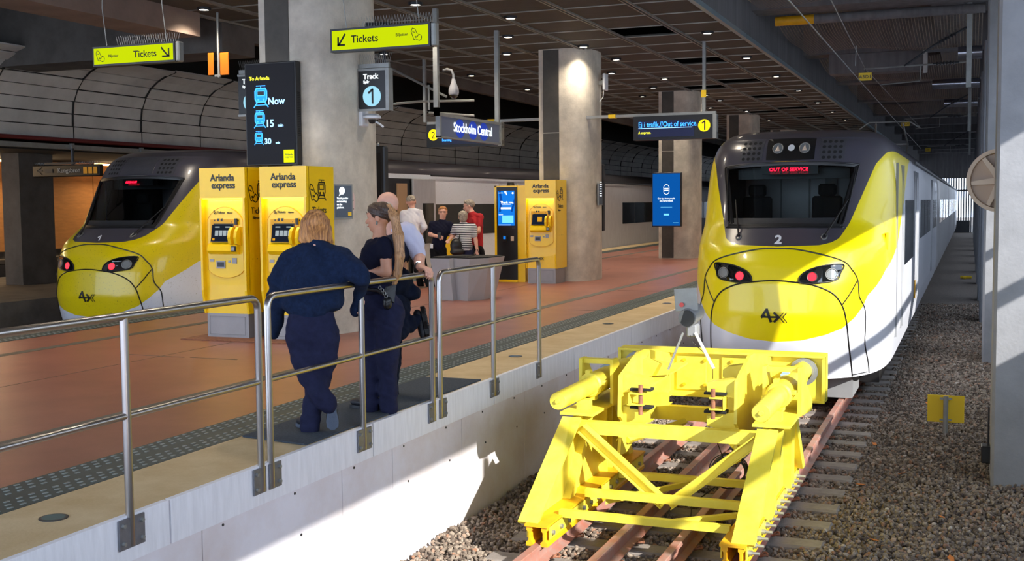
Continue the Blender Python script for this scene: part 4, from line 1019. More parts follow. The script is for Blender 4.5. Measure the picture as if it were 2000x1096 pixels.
# ------------------------------------------------------------------ kiosk
M['lcd_blue'] = emat('lcd_blue', (20, 110, 205), 1.1); M['lcd_blue2'] = emat('lcd_deep_blue', (10, 70, 160), .9); M['lcd_light'] = emat('lcd_light_blue', (110, 200, 240), 1.2); M['lcd_white'] = emat('lcd_bright_white', (235, 245, 250), 1.4)
def kiosk():
    x0, x1, yf = -9.575, -9.05, 22.9
    r = thing('information_kiosk', 'tall narrow black and yellow kiosk with a bright blue Thank you screen', 'kiosk', (-9.2, 23.1, 0))
    MB().box(x0, x1+.17, yf+.02, yf+.36, .0, 2.08).build('cabinet', 'tyel', r)
    MB().box(x0, x0+.05, yf-.01, yf+.03, .0, 2.08).box(x0, x1, yf-.01, yf+.03, .0, .05).box(x0, x1, yf-.01, yf+.03, 2.05, 2.08).build('yellow_edge', 'tyel', r)
    MB().box(x0+.05, x1-.0, yf-.005, yf+.02, .05, 2.05).build('front_panel', 'black', r)
    s = MB().box(x0+.08, x1-.06, yf-.009, yf-.004, 1.22, 1.97).build('display', 'lcd_blue', r)
    P_ = Plane((x0+.08, yf-.0095, 1.22), (1, 0, 0), (0, 0, 1), .001)
    P_.poly([(.02, .75), (.07, .75), (.12, .5), (.07, .3), (.02, .3), (.06, .5)]); P_.poly([(.3, .3), (.34, .3), (.385, .45), (.385, .6)]); P_.build('wave_pattern', 'lcd_blue2', s)
    P_ = Plane((x0+.08, yf-.011, 1.22), (1, 0, 0), (0, 0, 1), .001); P_.rect(.1, .06, .36, .22); P_.build('light_box', 'lcd_light', s)
    P_ = Plane((x0+.08, yf-.012, 1.22), (1, 0, 0), (0, 0, 1), .001); P_.rect(.07, .355, .31, .395); P_.rect(.02, .70, .12, .71); P_.rect(.09, .45, .3, .455); P_.rect(.02, .01, .3, .02); P_.rect(.02, .23, .12, .24); P_.poly([(.15, .74), (.17, .74), (.19, .69), (.17, .69)]); P_.poly([(.18, .74), (.2, .74), (.22, .66), (.2, .66)]); P_.disc(.35, .70, .022); P_.build('text_lines', 'lcd_white', s)
    text('Thank you.', .068, (x0+.145, yf-.013, 1.70), (1, 0, 0), (0, 0, 1), 'lcd_white', s, bold=.015)
    c = MB().bbox((x0+.25, yf-.03, .93), .045, .03, .07, .01).build('card_reader', 'black', r); MB().bbox((x0+.25, yf-.062, .96), .028, .002, .03, .001).build('reader_screen', 'lcd_blue', c)
    MB().bbox((x0+.41, yf-.008, .94), .035, .006, .05, .004).build('bank_sticker', 'tan', r); MB().bbox((x0+.44, yf-.008, 1.17), .03, .006, .025, .003).build('scanner', 'dgrey', r)
    MB().lathe([(0, .07), (.07, .07), (.09, .0), (0, .0)], (x0+.32, yf+.15, 2.08), 'z', 16).build('top_camera', 'black', r, True)
    mb = MB(); mb.tube([(x0+.08, yf+.1, 2.08), (x0+.08, yf+.1, 2.13)], .012, 6); mb.tube([(x1-.02, yf+.1, 2.08), (x1-.02, yf+.1, 2.13)], .012, 6); mb.build('lifting_eye', 'galv', r)
kiosk()
# ------------------------------------------------------------------ grey bin
def bin_():
    r = thing('waste_bin', 'angular light grey waste bin with a black top behind the last railing section', 'bin', (-8.35, 18.6, 0))
    base = [(-8.75, 18.26), (-8.42, 18.2), (-8.40, 18.32), (-8.14, 18.2), (-7.98, 18.55), (-8.0, 19.1), (-8.7, 19.2), (-8.85, 18.7)]
    top = [(-8.86, 18.2), (-8.5, 18.22), (-8.47, 18.34), (-8.08, 18.16), (-7.85, 18.5), (-7.86, 19.25), (-8.7, 19.3), (-8.95, 18.7)]
    n = len(base); mb = MB(); mb.add([(a, b, 0) for a, b in base]+[(a, b, .74) for a, b in top], [tuple(range(n)), tuple(range(n, 2*n))]+[(i, (i+1) % n, n+(i+1) % n, n+i) for i in range(n)]); mb.build('bin_body', 'binl', r)
    c = Vector((-8.4, 18.75)); MB().pz([tuple(c+(Vector(p)-c)*.97) for p in top], .742, .76).build('black_lid', 'rubber', r)
    mb = MB(); mb.pz([(-8.7, 18.5), (-8.3, 18.5), (-8.3, 18.9), (-8.7, 18.9)], .76, .768); mb.build('waste_opening', 'void', r)
bin_()
# ------------------------------------------------------------------ hanging signs
M['sign_green'] = emat('lit_lime_sign', (206, 226, 10), .8); M['sign_ink'] = mat('sign_ink', (16, 28, 16), .8)
M['screen_black'] = mat('screen_black', (5, 7, 20), .5, spec=.25)
M['led_body'] = emat('led_body_blue', (40, 140, 225), 1.5); M['led_blue'] = emat('led_blue', (60, 150, 255), 2.2); M['led_white'] = emat('led_white', (150, 205, 255), 2.0); M['led_yel'] = emat('led_yellow', (225, 220, 60), 1.5); M['sign_lit_yel'] = emat('lit_yellow_disc', (255, 220, 20), 1.6); M['sign_blue_disc'] = emat('lit_pale_blue_disc', (150, 205, 225), 1.0); M['led_lime'] = emat('lime_square', (215, 225, 20), 1.2)
def spikes(x0, x1, y, z, h, n, par, vertical_y=False):
    mb = MB()
    for k in range(n):
        t = k/(n-1); x = x0+(x1-x0)*t
        for d in (-.012, .014):
            q = (x, y+d*1.2, z) if not vertical_y else (y+d*1.2, x, z); e = (x+d*1.6, y+d*2.5, z+h) if not vertical_y else (y+d*2.5, x+d*1.6, z+h)
            mb.tube([q, e], .0022, 4, False)
    mb.build('pigeon_spikes', 'galv', par)
def ticket_sign(x0, x1, y, z0, z1, lab, right):
    r = thing('ticket_sign', lab, 'sign', ((x0+x1)/2, y, z0), 'lit lime ticket signs')
    MB().box(x0, x1, y, y+.11, z0, z1).build('sign_box', 'dgrey', r)
    MB().box(x0+.025, x1-.025, y-.006, y+.001, z0+.025, z1-.025).build('lit_face', 'sign_green', r)
    MB().bbox((x1+.03, y+.06, (z0+z1)/2), .03, .055, (z1-z0)/2, .02).build('end_cap', 'galv', r)
    w = x1-x0; h = z1-z0; zc = (z0+z1)/2
    P_ = Plane((x0, y-.009, zc), (1, 0, 0), (0, 0, 1), .002)
    if not right:
        P_.line([(.19*w-.03, .07), (.19*w-.10-.0, -.03)][:0] or [(.155*w, .065), (.095*w, -.05)], .022); P_.line([(.085*w, .03), (.085*w, -.058)], .022); P_.line([(.08*w, -.058), (.15*w, -.058)], .022)
        P_.build('arrow', 'sign_ink', r); text('Tickets', .125, (x0+.215*w, y-.009, zc-.04), (1, 0, 0), (0, 0, 1), 'sign_ink', r, bold=.008); text('Biljetter', .05, (x0+.665*w, y-.009, zc+.0), (1, 0, 0), (0, 0, 1), 'sign_ink', r)
        P_ = Plane((x0+.82*w, y-.009, zc-.07), (1, 0, 0), (0, 0, 1), .002); ticket_hand(P_, 0, 0, .15, .007); P_.build('ticket_symbol', 'sign_ink', r)
    else:
        P_.line([(.85*w, .055), (.92*w, -.045)], .022); P_.line([(.935*w, .04), (.935*w, -.055)], .022); P_.line([(.86*w, -.055), (.94*w, -.055)], .022)
        P_.build('arrow', 'sign_ink', r); text('Tickets', .125, (x0+.51*w, y-.009, zc-.045), (1, 0, 0), (0, 0, 1), 'sign_ink', r, bold=.008); text('Biljetter', .05, (x0+.2*w, y-.009, zc-.02), (1, 0, 0), (0, 0, 1), 'sign_ink', r)
        P_ = Plane((x0+.05*w, y-.009, zc-.075), (1, 0, 0), (0, 0, 1), .002); ticket_hand(P_, 0, 0, .15, .007); P_.build('ticket_symbol', 'sign_ink', r)
    spikes(x0+.3*w, x1, y+.05, z1, .12, 26, r)
    for x in (x0+.15*w, x0+.88*w): MB().tube([(x, y+.05, z1), (x-.06, y+.05, z1+.5), (x-.02, y+.05, 5.0)], .006, 6).build('hanger_cable', 'galv', r)
ticket_sign(-7.12, -5.80, 12.0, 3.515, 3.79, 'lit lime Tickets sign with its arrow pointing down left, beside the large pillar', False)
ticket_sign(-10.70, -9.39, 12.0, 3.535, 3.79, 'lit lime green Tickets sign with an arrow pointing down right, at the upper left', True)
def track_sign(x0, x1, y, z0, z1, lab, armx):
    r = thing('track_sign', lab, 'sign', ((x0+x1)/2, y, z0), 'hanging Track 1 signs')
    MB().box(x0, x1, y, y+.10, z0, z1).build('sign_box', 'black', r)
    MB().box(x1, x1+.05, y, y+.12, z0-.01, z1+.01).box(x0-.01, x1, y-.004, y+.0, z0-.01, z0+.02).box(x0-.01, x1, y-.004, y, z1-.02, z1+.01).build('frame', 'galv', r)
    cx = (x0+x1)/2; w = x1-x0
    text('Track', .095, (x0+.075, y-.007, z1-.125), (1, 0, 0), (0, 0, 1), 'lcd_white', r, bold=.02); text('Spår', .05, (x0+.075, y-.007, z1-.18), (1, 0, 0), (0, 0, 1), 'lcd_white', r, bold=.02)
    P_ = Plane((cx, y-.006, z0+.185), (1, 0, 0), (0, 0, 1), .002); P_.disc(0, 0, .135); P_.build('number_disc', 'sign_blue_disc', r)
    P_ = Plane((cx, y-.010, z0+.095), (1, 0, 0), (0, 0, 1), .003); P_.line([(-.045, .135), (.012, .18), (.012, .0)], .028); P_.build('number', 'black', r)
    MB().box(min(armx, x0), max(x1+.04, armx), y+.02, y+.07, z1+.02, z1+.075).build('bracket_arm', 'galv', r)
    MB().box(armx-.02, armx+.03, y-.02, y+.11, z1-.08, z1+.16).build('wall_bracket', 'galv', r)
    spikes(x0+.02, x1+.03, y+.05, z1+.075, .13, 16, r)
track_sign(-7.59, -7.19, 13.5, 2.95, 3.49, 'hanging black sign reading Track 1 on the right of the large pillar', -7.92)
track_sign(-9.64, -9.20, 13.7, 2.97, 3.54, 'hanging Track 1 sign mostly hidden behind the departures screen', -8.72)
def departures():
    x0, x1, y, z0, z1 = -8.85, -8.07, 12.72, 2.22, 3.555
    r = thing('departure_screen', 'tall black departures screen showing three blue train symbols, above the ticket machines', 'screen', (-8.4, 12.8, z0))
    MB().bbox(((x0+x1)/2, y+.06, (z0+z1)/2), (x1-x0)/2, .06, (z1-z0)/2, .008).build('housing', 'black', r)
    s = MB().box(x0+.02, x1-.02, y-.004, y+.001, z0+.02, z1-.02).build('glass', 'screen_black', r)
    for k, (z, sc_, t, ts, t2) in enumerate(((2.98, .27, 'Now', .125, ''), (2.715, .215, '15', .135, 'min'), (2.495, .17, '30', .105, 'min'))):
        P_ = Plane((x0+.13-.02*0, y-.007, z), (1, 0, 0), (0, 0, 1), .002); train_icon(P_, 0, 0, sc_, .0125*sc_/.2); P_.build('train_symbol', 'led_blue', s)
        P_ = Plane((x0+.13, y-.006, z), (1, 0, 0), (0, 0, 1), .001); P_.poly([(a*sc_, b*sc_) for a, b in ((.2, .25), (.12, .4), (.12, .75), (.2, .9), (.7, .9), (.78, .75), (.78, .4), (.7, .25))]); P_.build('train_body', 'led_body', s)
        P_ = Plane((x0+.13, y-.0075, z), (1, 0, 0), (0, 0, 1), .001); P_.poly([(a*sc_, b*sc_) for a, b in ((.25, .55), (.22, .8), (.68, .8), (.65, .55))]); P_.disc(.3*sc_, .38*sc_, .04*sc_, 8); P_.disc(.6*sc_, .38*sc_, .04*sc_, 8); P_.build('train_window', 'black', s)
        text(t, ts, (x0+.355 if k == 0 else x0+.33-.02*k, y-.007, z+.03*(1 if k == 0 else .2)), (1, 0, 0), (0, 0, 1), 'led_white', s, bold=.015)
        if t2: text(t2, ts*.42, (x0+.33+ts*1.25, y-.007, z+.005), (1, 0, 0), (0, 0, 1), 'led_white', s, bold=.02)
    text('To Arlanda', .068, (x0+.075, y-.007, 3.33), (1, 0, 0), (0, 0, 1), 'led_yel', s, bold=.02)
    P_ = Plane((x0+.58, y-.007, 2.255), (1, 0, 0), (0, 0, 1), .002); P_.rect(0, 0, .155, .165); P_.build('lime_square', 'led_lime', s)
    text('Arlanda', .036, (x0+.605, y-.012, 2.345), (1, 0, 0), (0, 0, 1), 'black', s); text('express', .036, (x0+.605, y-.012, 2.315), (1, 0, 0), (0, 0, 1), 'black', s)
    mb = MB()
    for k in range(26): mb.box(x1-.001, x1+.003, y+.03, y+.09, 2.6+k*.022, 2.61+k*.022)
    mb.build('side_vent', 'void', r)
departures()
def platform_display(x0, x1, y, z0, z1, num, numside, l1, l2, lab):
    r = thing('platform_display', lab, 'display', ((x0+x1)/2, y, z0), 'long platform displays on the pillar crossbars')
    MB().box(x0, x1, y, y+.22, z0, z1).build('housing', 'black', r)
    w = x1-x0; h = z1-z0; zc = (z0+z1)/2
    cxn = x1-.17 if numside > 0 else x0+.17
    sx0, sx1 = (x0+.1, x1-.38) if numside > 0 else (x0+.38, x1-.1)
    s = MB().box(sx0, sx1, y-.008, y-.001, z0+.06, z1-.1).build('led_matrix', mat('led_matrix_blue', (6, 14, 60), .3, emis=.25 if numside > 0 else 0.0), r)
    if l1: text(l1, .155, (sx0+.01, y-.012, zc+.02), (1, 0, 0), (0, 0, 1), 'led_blue', s, bold=.005, sx=.78); MB().box(sx0+.01, sx1-.04, y-.011, y-.009, zc-.01, zc+.0).build('underline', 'led_white', s)
    if l2: text(l2, .08, (sx0+.01, y-.012, z0+.13), (1, 0, 0), (0, 0, 1), 'led_yel' if numside > 0 else 'led_blue', s, bold=.01, sx=.8)
    P_ = Plane((cxn, y-.006, zc+.02), (1, 0, 0), (0, 0, 1), .003); P_.disc(0, 0, .125); P_.build('number_disc', 'sign_lit_yel', r)
    if num == '1': P_ = Plane((cxn, y-.012, zc-.07), (1, 0, 0), (0, 0, 1), .003); P_.line([(-.045, .135), (.012, .18), (.012, .0)], .028); P_.build('number', 'black', r)
    else: text(num, .22, (cxn, y-.014, zc-.06), (1, 0, 0), (0, 0, 1), 'black', r, 'number', align='CENTER')
    mb = MB().box(x1, x1+.08, y+.02, y+.2, z0, z1); mb.build('end_cap', 'galv', r)
    mb = MB()
    for k in range(4):
        for zz in (z1-.05-k*.025, z0+.04+k*.025): mb.box(x1+.081, x1+.084, y+.05, y+.17, zz, zz+.012)
    mb.build('end_vents', 'black', r)
platform_display(-6.63, -4.95, 23.5, 3.0, 3.5, '1', 1, 'Ej i trafik.//Out of service.', 'A express.', 'long black display reading Ej i trafik.//Out of service. with a lit yellow 1')
platform_display(-11.48, -9.74, 23.5, 2.98, 3.5, '2', -1, '', 'Boarding', 'long dark display with a lit yellow 2, behind the Stockholm Central sign')
def crossbars():
    r = thing('crossbar', 'horizontal grey bar through the second pillar carrying the two long displays', 'bar', (-8.4, 23.6, 3.5))
    MB().box(-11.5, -4.9, 23.56, 23.66, 3.5, 3.56).build('bar', 'galv', r)
    mb = MB()
    for x in (-10.0, -7.2): mb.box(x, x+.16, 23.55, 23.67, 3.49, 3.57)
    mb.build('yellow_tape', 'signyel', r)
    MB().box(-5.18, -5.12, 23.58, 23.66, 3.56, 5.0).build('hanger_post', 'galv', r); MB().box(-11.6, -11.54, 23.58, 23.66, 3.56, 5.0).build('hanger_post', 'galv', r)
    MB().box(-5.2, -5.10, 23.57, 23.6, 3.85, 4.0).build('warning_tag', 'signyel', r)
crossbars()
def sthlm():
    r = thing('station_name_sign', 'hanging sign reading Stockholm Central between two thin posts over the platform', 'sign', (-8.45, 19.1, 2.85))
    MB().box(-8.5, -8.42, 17.8, 20.4, 2.86, 3.2).build('panel', mat('station_sign_grey', (74, 78, 92), .3, emis=.35), r)
    MB().box(-8.5, -8.4, 17.75, 20.45, 3.2, 3.25).box(-8.5, -8.41, 17.75, 17.8, 2.84, 3.2).box(-8.5, -8.41, 20.4, 20.45, 2.84, 3.2).box(-8.5, -8.41, 17.75, 20.45, 2.83, 2.86).build('frame', 'galv', r)
    P_ = Plane((-8.419, 17.8, 2.86), (0, 1, 0), (0, 0, 1), .002)
    for a, m_ in ((.78, 0), (1.35, 0), (1.85, 0)): P_.poly([(a+.21*math.cos(t*PI/10), .17+.165*math.sin(t*PI/10)) for t in range(20)])
    P_.build('blue_discs', mat('blue_disc', (20, 52, 160), .4, emis=.5), r)
    text('Stockholm Central', .24, (-8.413, 18.3, 2.965), (0, 1, 0), (0, 0, 1), 'lcd_white', r, bold=.006, sx=.95)
    for y, nm in ((17.72, 1), (20.42, 2)): MB().box(-8.5, -8.42, y-.04, y+.04, 3.2, 5.0).build('hanging_post', 'galv', r)
    MB().box(-8.5, -8.42, 17.68, 17.76, 3.2, 3.34).build('yellow_tag', 'signyel', r)
sthlm()
def totem():
    x0, x1, y, z0, z1 = -8.62, -7.75, 32.5, .98, 2.55
    r = thing('blue_screen', 'portrait bright blue advertising screen mounted in front of the third pillar', 'screen', (-8.2, 32.6, 0))
    MB().bbox(((x0+x1)/2, y+.06, (z0+z1)/2), (x1-x0)/2, .06, (z1-z0)/2, .01).build('housing', 'black', r)
    s = MB().box(x0+.03, x1-.03, y-.004, y, z0+.03, z1-.03).build('display', emat('deep_blue_lcd', (10, 82, 160), .9), r)
    P_ = Plane(((x0+x1)/2, y-.006, 0), (1, 0, 0), (0, 0, 1), .002)
    P_.line([(.08*math.cos(t*PI/8), 2.06+(.06 if t <= 8 else -.06)*1+.08*math.sin(t*PI/8)) for t in list(range(0, 9))+list(range(9, 17))]+[(.08, 2.12)], .014); P_.rect(-.06, 2.07, .06, 2.1); P_.rect(-.06, 2.02, .06, 2.05); P_.build('emblem', 'lcd_white', s)
    text('Get tips from people', .06, ((x0+x1)/2, y-.006, 1.78), (1, 0, 0), (0, 0, 1), 'lcd_white', s, align='CENTER', bold=.02); text('you have missed', .06, ((x0+x1)/2, y-.006, 1.71), (1, 0, 0), (0, 0, 1), 'lcd_white', s, align='CENTER', bold=.02)
    P_ = Plane(((x0+x1)/2, y-.006, 0), (1, 0, 0), (0, 0, 1), .002); P_.rect(-.08, 1.31, .08, 1.36); P_.rect(-.17, 1.54, .17, 1.55); P_.rect(.2, 1.09, .36, 1.1); P_.build('small_print', 'lcd_light', s)
    MB().box(-8.3, -8.1, y+.12, y+1.15, 1.6, 1.9).build('wall_mount', 'dgrey', r)
totem()
# dark tall screens seen edge-on beside the pillars
for x, y, z0, z1, lab in ((-8.25, 15.0, 0, 2.56, 'tall dark screen housing right behind the large pillar'), (-8.0, 25.0, 1.05, 2.57, 'tall dark screen housing right behind the second pillar')):
    r = thing('screen_housing', lab, 'screen', (x+.1, y, z0), 'dark screen housings behind the pillars')
    MB().bbox((x+.12, y, (z0+z1)/2), .14, .07, (z1-z0)/2, .02).build('housing', 'dgrey', r); MB().box(x-.1, x+.06, y-.7, y, 1.6, 1.75).build('wall_arm', 'dgrey', r); MB().box(x+.02, x+.2, y-.075, y-.068, z0+.1, z1-.1).build('back_panel', 'black', r)
    mb = MB()
    for k in range(10): mb.box(x+.03, x+.12, y-.08, y-.074, z1-.35+k*.02, z1-.343+k*.02)
    mb.build('vent', 'galv', r); MB().lathe([(0, .05), (.03, .04), (.03, 0)], (x+.12, y, z1), 'z', 10).build('top_knob', 'galv', r)
# ------------------------------------------------------------------ small things on pillars
def on_pillar(yf, t):   # point and tangent on the right flank
    P_ = pillar_poly(-8.4, yf)[1:13]; k = int(t*11); f = t*11-k; a = Vector(P_[k]); b = Vector(P_[min(k+1, 11)]); p = a.lerp(b, f); d = (b-a).normalized(); return p, d
def poster(yf, t, w, z0, z1, lab, kind):
    p, d = on_pillar(yf, t); n = Vector((d.y, -d.x)); r_ = Vector((d.x, d.y, 0)); c = Vector((p.x+n.x*.02, p.y+n.y*.02, z0))
    r = thing('poster_frame', lab, 'poster', c)
    P_ = Plane(c-r_*w/2, r_, (0, 0, 1), .03); P_.rect(0, 0, w, z1-z0); P_.build('frame', 'galv', r)
    P_ = Plane(c-r_*w/2+n.to_3d()*.03, r_, (0, 0, 1), .004); P_.rect(.02, .02, w-.02, z1-z0-.02); P_.build('print', mat('poster_slate', (84, 98, 116), .5), r)
    if kind:
        P_ = Plane(c-r_*w/2+n.to_3d()*.036, r_, (0, 0, 1), .002); P_.disc(w*.42, .37, .05); P_.poly([(w*.3, .34), (w*.25, .30), (w*.4, .33)]); P_.build('speech_bubble', 'lcd_white', r)
        P_ = Plane(c-r_*w/2+n.to_3d()*.036, r_, (0, 0, 1), .002); P_.rect(w*.72, .04, w*.9, .09); P_.build('yellow_mark', 'tyel', r)
        for k, s in enumerate(('Thank you for', 'not smoking', 'on the', 'platform.')): text(s, .034, c-r_*w*.36+n.to_3d()*.036+Vector((0, 0, .26-k*.04)), r_, (0, 0, 1), 'lcd_white', r, bold=.02)
    else:
        P_ = Plane(c-r_*w/2+n.to_3d()*.036, r_, (0, 0, 1), .002)
        for k in range(7): P_.rect(w*.2, .2+k*.05, w*.7, .215+k*.05)
        P_.build('text_lines', 'lcd_white', r)
poster(12.85, .30, .33, 1.515, 1.97, 'framed slate blue no smoking poster on the large pillar', 1)
poster(23.35, .55, .34, 1.64, 2.12, 'narrow framed notice on the second pillar', 0)
p, d = on_pillar(12.85, .40); n = Vector((d.y, -d.x, 0)); c = Vector((p.x, p.y, 1.74))+n*.006
r = thing('pink_sticker', 'round pale pink smoking sticker on the pillar right of the poster', 'sticker', c)
P_ = Plane(c, (d.x, d.y, 0), (0, 0, 1), .003); P_.poly([(.085*math.cos(t*PI/12), .15*math.sin(t*PI/12)) for t in range(24)]); P_.build('label', mat('pale_pink', (222, 196, 190), .6), r)
P_ = Plane(c+n*.003, (d.x, d.y, 0), (0, 0, 1), .002); P_.disc(0, .045, .016); P_.poly([(-.02, .025), (.02, .025), (.012, -.07), (-.012, -.07)]); P_.line([(.015, .0), (.045, .02)], .01); P_.rect(-.05, -.1, .05, -.09); P_.build('figure', 'black', r)
def dome(c, lab, arm):
    r = thing('security_camera', lab, 'camera', c); c = Vector(c)
    if arm == 'goose':
        MB().tube([c+Vector((-.2, 0, .42)), c+Vector((-.12, 0, .44)), c+Vector((-.04, 0, .42)), c+Vector((0, 0, .34)), c+Vector((0, 0, .25))], .022, 10).build('gooseneck', 'grey', r, True)
        MB().lathe([(0, .27), (.03, .27), (.045, .2), (.085, .1), (.09, .03), (.08, 0), (0, 0)], c, 'z', 20).build('housing', 'binl', r, True)
        MB().lathe([(.07, 0), (.065, -.03), (.035, -.06), (0, -.065)], c, 'z', 20).build('dome_glass', 'glass2', r, True)
    elif arm == 'wall':
        MB().bbox(c+Vector((-.13, 0, .02)), .03, .09, .12, .01).build('wall_box', 'white', r); MB().lathe([(0, .06), (.08, .06), (.12, .03), (.12, 0), (.06, -.01), (0, -.01)], c, 'z', 20).build('housing', 'white', r, True)
        MB().lathe([(.055, -.01), (.05, -.04), (.03, -.065), (0, -.07)], c, 'z', 16).build('dome_glass', 'black', r, True)
        MB().tube([c+Vector((.02, .03, -.03)), c+Vector((.12, .0, -.08)), c+Vector((.17, 0, -.12))], .014, 8).build('cable', 'white', r)
    else:
        MB().tube([c+Vector((-.3, -.1, .0)), c], .075, 16).build('housing', 'dgrey', r, True); MB().tube([c, c+Vector((.004, .002, 0))], .06, 16).build('lens', 'glass', r)
        MB().tube([c+Vector((-.25, 0, 0)), c+Vector((-.3, .1, -.15)), c+Vector((-.62, .25, -.15))], .02, 8).build('bracket', 'galv', r)
dome((-8.22, 17.9, 3.56), 'dome camera hanging from a curved grey arm beside the Stockholm sign', 'goose')
dome((-7.45, 13.6, 2.85), 'white dome camera on the large pillar under the Track 1 sign', 'wall')
dome((-7.0, 13.3, 3.98), 'dark bullet camera above the Tickets sign at the top of the large pillar', 'bullet')
r = thing('wall_access_point', 'small white antenna box high on the right side of the second pillar', 'antenna', (-7.5, 24.2, 4.3)); MB().bbox((-7.46, 24.2, 4.33), .03, .12, .18, .015).build('box', 'white', r); MB().tube([(-7.5, 24.2, 4.15), (-7.48, 24.1, 4.0), (-7.56, 24.1, 3.9)], .008, 6).build('cable', 'white', r); MB().box(-7.62, -7.48, 24.17, 24.23, 4.28, 4.36).build('bracket', 'galv', r)
# amber signal boards hanging at the left
r = thing('amber_sign', 'pair of small amber boards on a hanging pole left of the departures screen', 'sign', (-12.0, 16.5, 3.9))
for a, w_ in ((-.15, .09), (.06, .14)): MB().bbox((-12.0+a+w_/2-.02, 16.5+a*.3, 4.13), w_*.62, .012, .19, .03).build('board', 'orange', r)
MB().tube([(-12.0, 16.5, 3.9), (-12.0, 16.5, 5.0)], .022, 8).build('pole', 'galv', r); MB().bbox((-12.02, 16.5, 3.93), .06, .02, .02, .005).build('clamp', 'galv', r)
# far platform sign
r = thing('direction_sign', 'unlit hanging sign reading Kungsbron over the far platform behind the left train', 'sign', (-17.9, 19.2, 2.36))
MB().bbox((-17.9, 19.2, 2.48), .91, .07, .128, .02).build('sign_box', 'black', r)
text('Kungsbron', .14, (-18.1, 19.12, 2.44), (1, 0, 0), (0, 0, 1), mat('faint_glow_letters', (150, 146, 140), .6, emis=.15), r)  # letters of the unlit sign get a faint glow by emission
P_ = Plane((-18.65, 19.12, 2.41), (1, 0, 0), (0, 0, 1), .003); P_.line([(.1, .0), (0, .08), (.1, .15)], .02); P_.line([(0, .08), (.12, .08)], .02); P_.rect(.2, .03, .42, .11); P_.build('arrow', 'dgrey', r)
P_ = Plane((-17.40, 19.12, 2.41), (1, 0, 0), (0, 0, 1), .003)
for k in range(3): P_.rect(k*.135, 0, k*.135+.1, .14)
P_.build('yellow_symbols', mat('faint_glow_amber', (190, 130, 30), .6, emis=.2), r)  # symbols brightened by faint emission as well
MB().tube([(-17.75, 19.2, 2.6), (-17.75, 19.2, 2.95)], .035, 8).box(-18.5, -17.7, 19.17, 19.23, 2.62, 2.66).build('hanger', 'dgrey', r); spikes(-18.75, -17.05, 19.2, 2.608, .06, 40, r)
# ------------------------------------------------------------------ trackside
r = thing('marker_board', 'small square yellow board seen from behind on a short grey post in the ballast', 'sign', (-.24, 15.05, -1.25))
MB().bbox((-.24, 15.08, -.905), .215, .008, .17, .03).build('board', 'signyel', r); MB().tube([(-.24, 15.05, -1.3), (-.24, 15.05, -.74)], .03, 12).build('post', 'galv', r, True)
MB().box(-.31, -.17, 15.04, 15.075, -.785, -.76).box(-.31, -.17, 15.04, 15.075, -1.05, -1.03).build('clamp', 'galv', r)
r = thing('tension_wheel', 'large beige spoked wheel fixed beside the pale pillar at the right edge', 'wheel', (.24, 13.6, 1.9))
c = Vector((.30, 13.5, 1.9)); R = .345
MB().lathe([(R-.04, -.03), (R, -.035), (R-.008, 0), (R, .035), (R-.04, .03), (R-.05, 0), (R-.04, -.03)], c, 'y', 48).build('rim', 'tan', r, True)
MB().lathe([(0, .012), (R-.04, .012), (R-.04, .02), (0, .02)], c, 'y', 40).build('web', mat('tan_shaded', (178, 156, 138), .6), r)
for k in range(6):
    a = k*PI/3+.1; d_ = Vector((math.cos(a), 0, math.sin(a))); n_ = Vector((0, 1, 0)).cross(d_); mb = MB()
    vs = [c+d_*t+n_*q*wd+Vector((0, h_, 0)) for t, wd in ((.05, .035), (R-.05, .02)) for q in (-1, 1) for h_ in (-.05, .012)]
    mb.add(vs, [(0, 1, 3, 2), (4, 6, 7, 5), (0, 4, 5, 1), (2, 3, 7, 6), (0, 2, 6, 4), (1, 5, 7, 3)]).build('spoke', 'tan', r)
MB().lathe([(0, -.06), (.05, -.06), (.06, -.03), (.06, .02)], c, 'y', 16).build('hub', 'tan', r, True); MB().box(.3, .5, 13.42, 13.5, 1.87, 1.93).build('axle', 'galv', r)
o = MB().box(-.3, .1, 45.9, 46.1, -1.26, -1.18).box(-.2, -.1, 45.7, 46.3, -1.26, -1.2).build('yellow_marker', 'signyel', loc=(-.1, 46, -1.26)); tag(o, 'small yellow plastic marker lying in the distant ballast', 'marker')
r = thing('cable_box', 'small black box low on the side of the pillar at the right edge', 'box', (.2, 13.0, -1.0)); MB().bbox((.2, 13.0, -1.0), .05, .1, .09, .01).build('box', 'black', r); MB().tube([(.22, 13.0, -.92), (.22, 13.0, -.5)], .01, 6).build('cable', 'black', r)
for k, (x, y) in enumerate(((-.55, 9.3), (-.72, 10.1), (-.1, 9.7), (-1.0, 12.1), (-.62, 12.7), (-1.02, 14.2), (-.5, 17.2), (-3.9, 10.4), (-.2, 11.0))):
    rg = random.Random(k); pts = [(x+.035*(1+.5*math.cos(5*t))*math.cos(t*PI/5+k), y+.05*(1+.4*math.cos(3*t))*math.sin(t*PI/5+k)) for t in range(10)]
    o = MB().pz(pts, -1.225+.03*max(0, x+1), -1.221+.03*max(0, x+1)).build('fallen_leaf', 'leaf', loc=(x, y, -1.23)); o.rotation_euler = (rg.uniform(-.3, .3), rg.uniform(-.3, .3), 0)
    tag(o, 'small dry orange leaf on the ballast, %s' % ['nearest the bottom edge of the view', 'left of the marker board, lower one', 'near the foot of the edge pillar', 'at the sleeper ends by the edge pillar', 'just in front of the marker board', 'at the sleeper ends beyond the marker board', 'in the gravel behind the marker board', 'between the pit wall and the buffer stop', 'between the edge pillar and the sleeper ends'][k], 'leaf', 'dry leaves on the ballast')
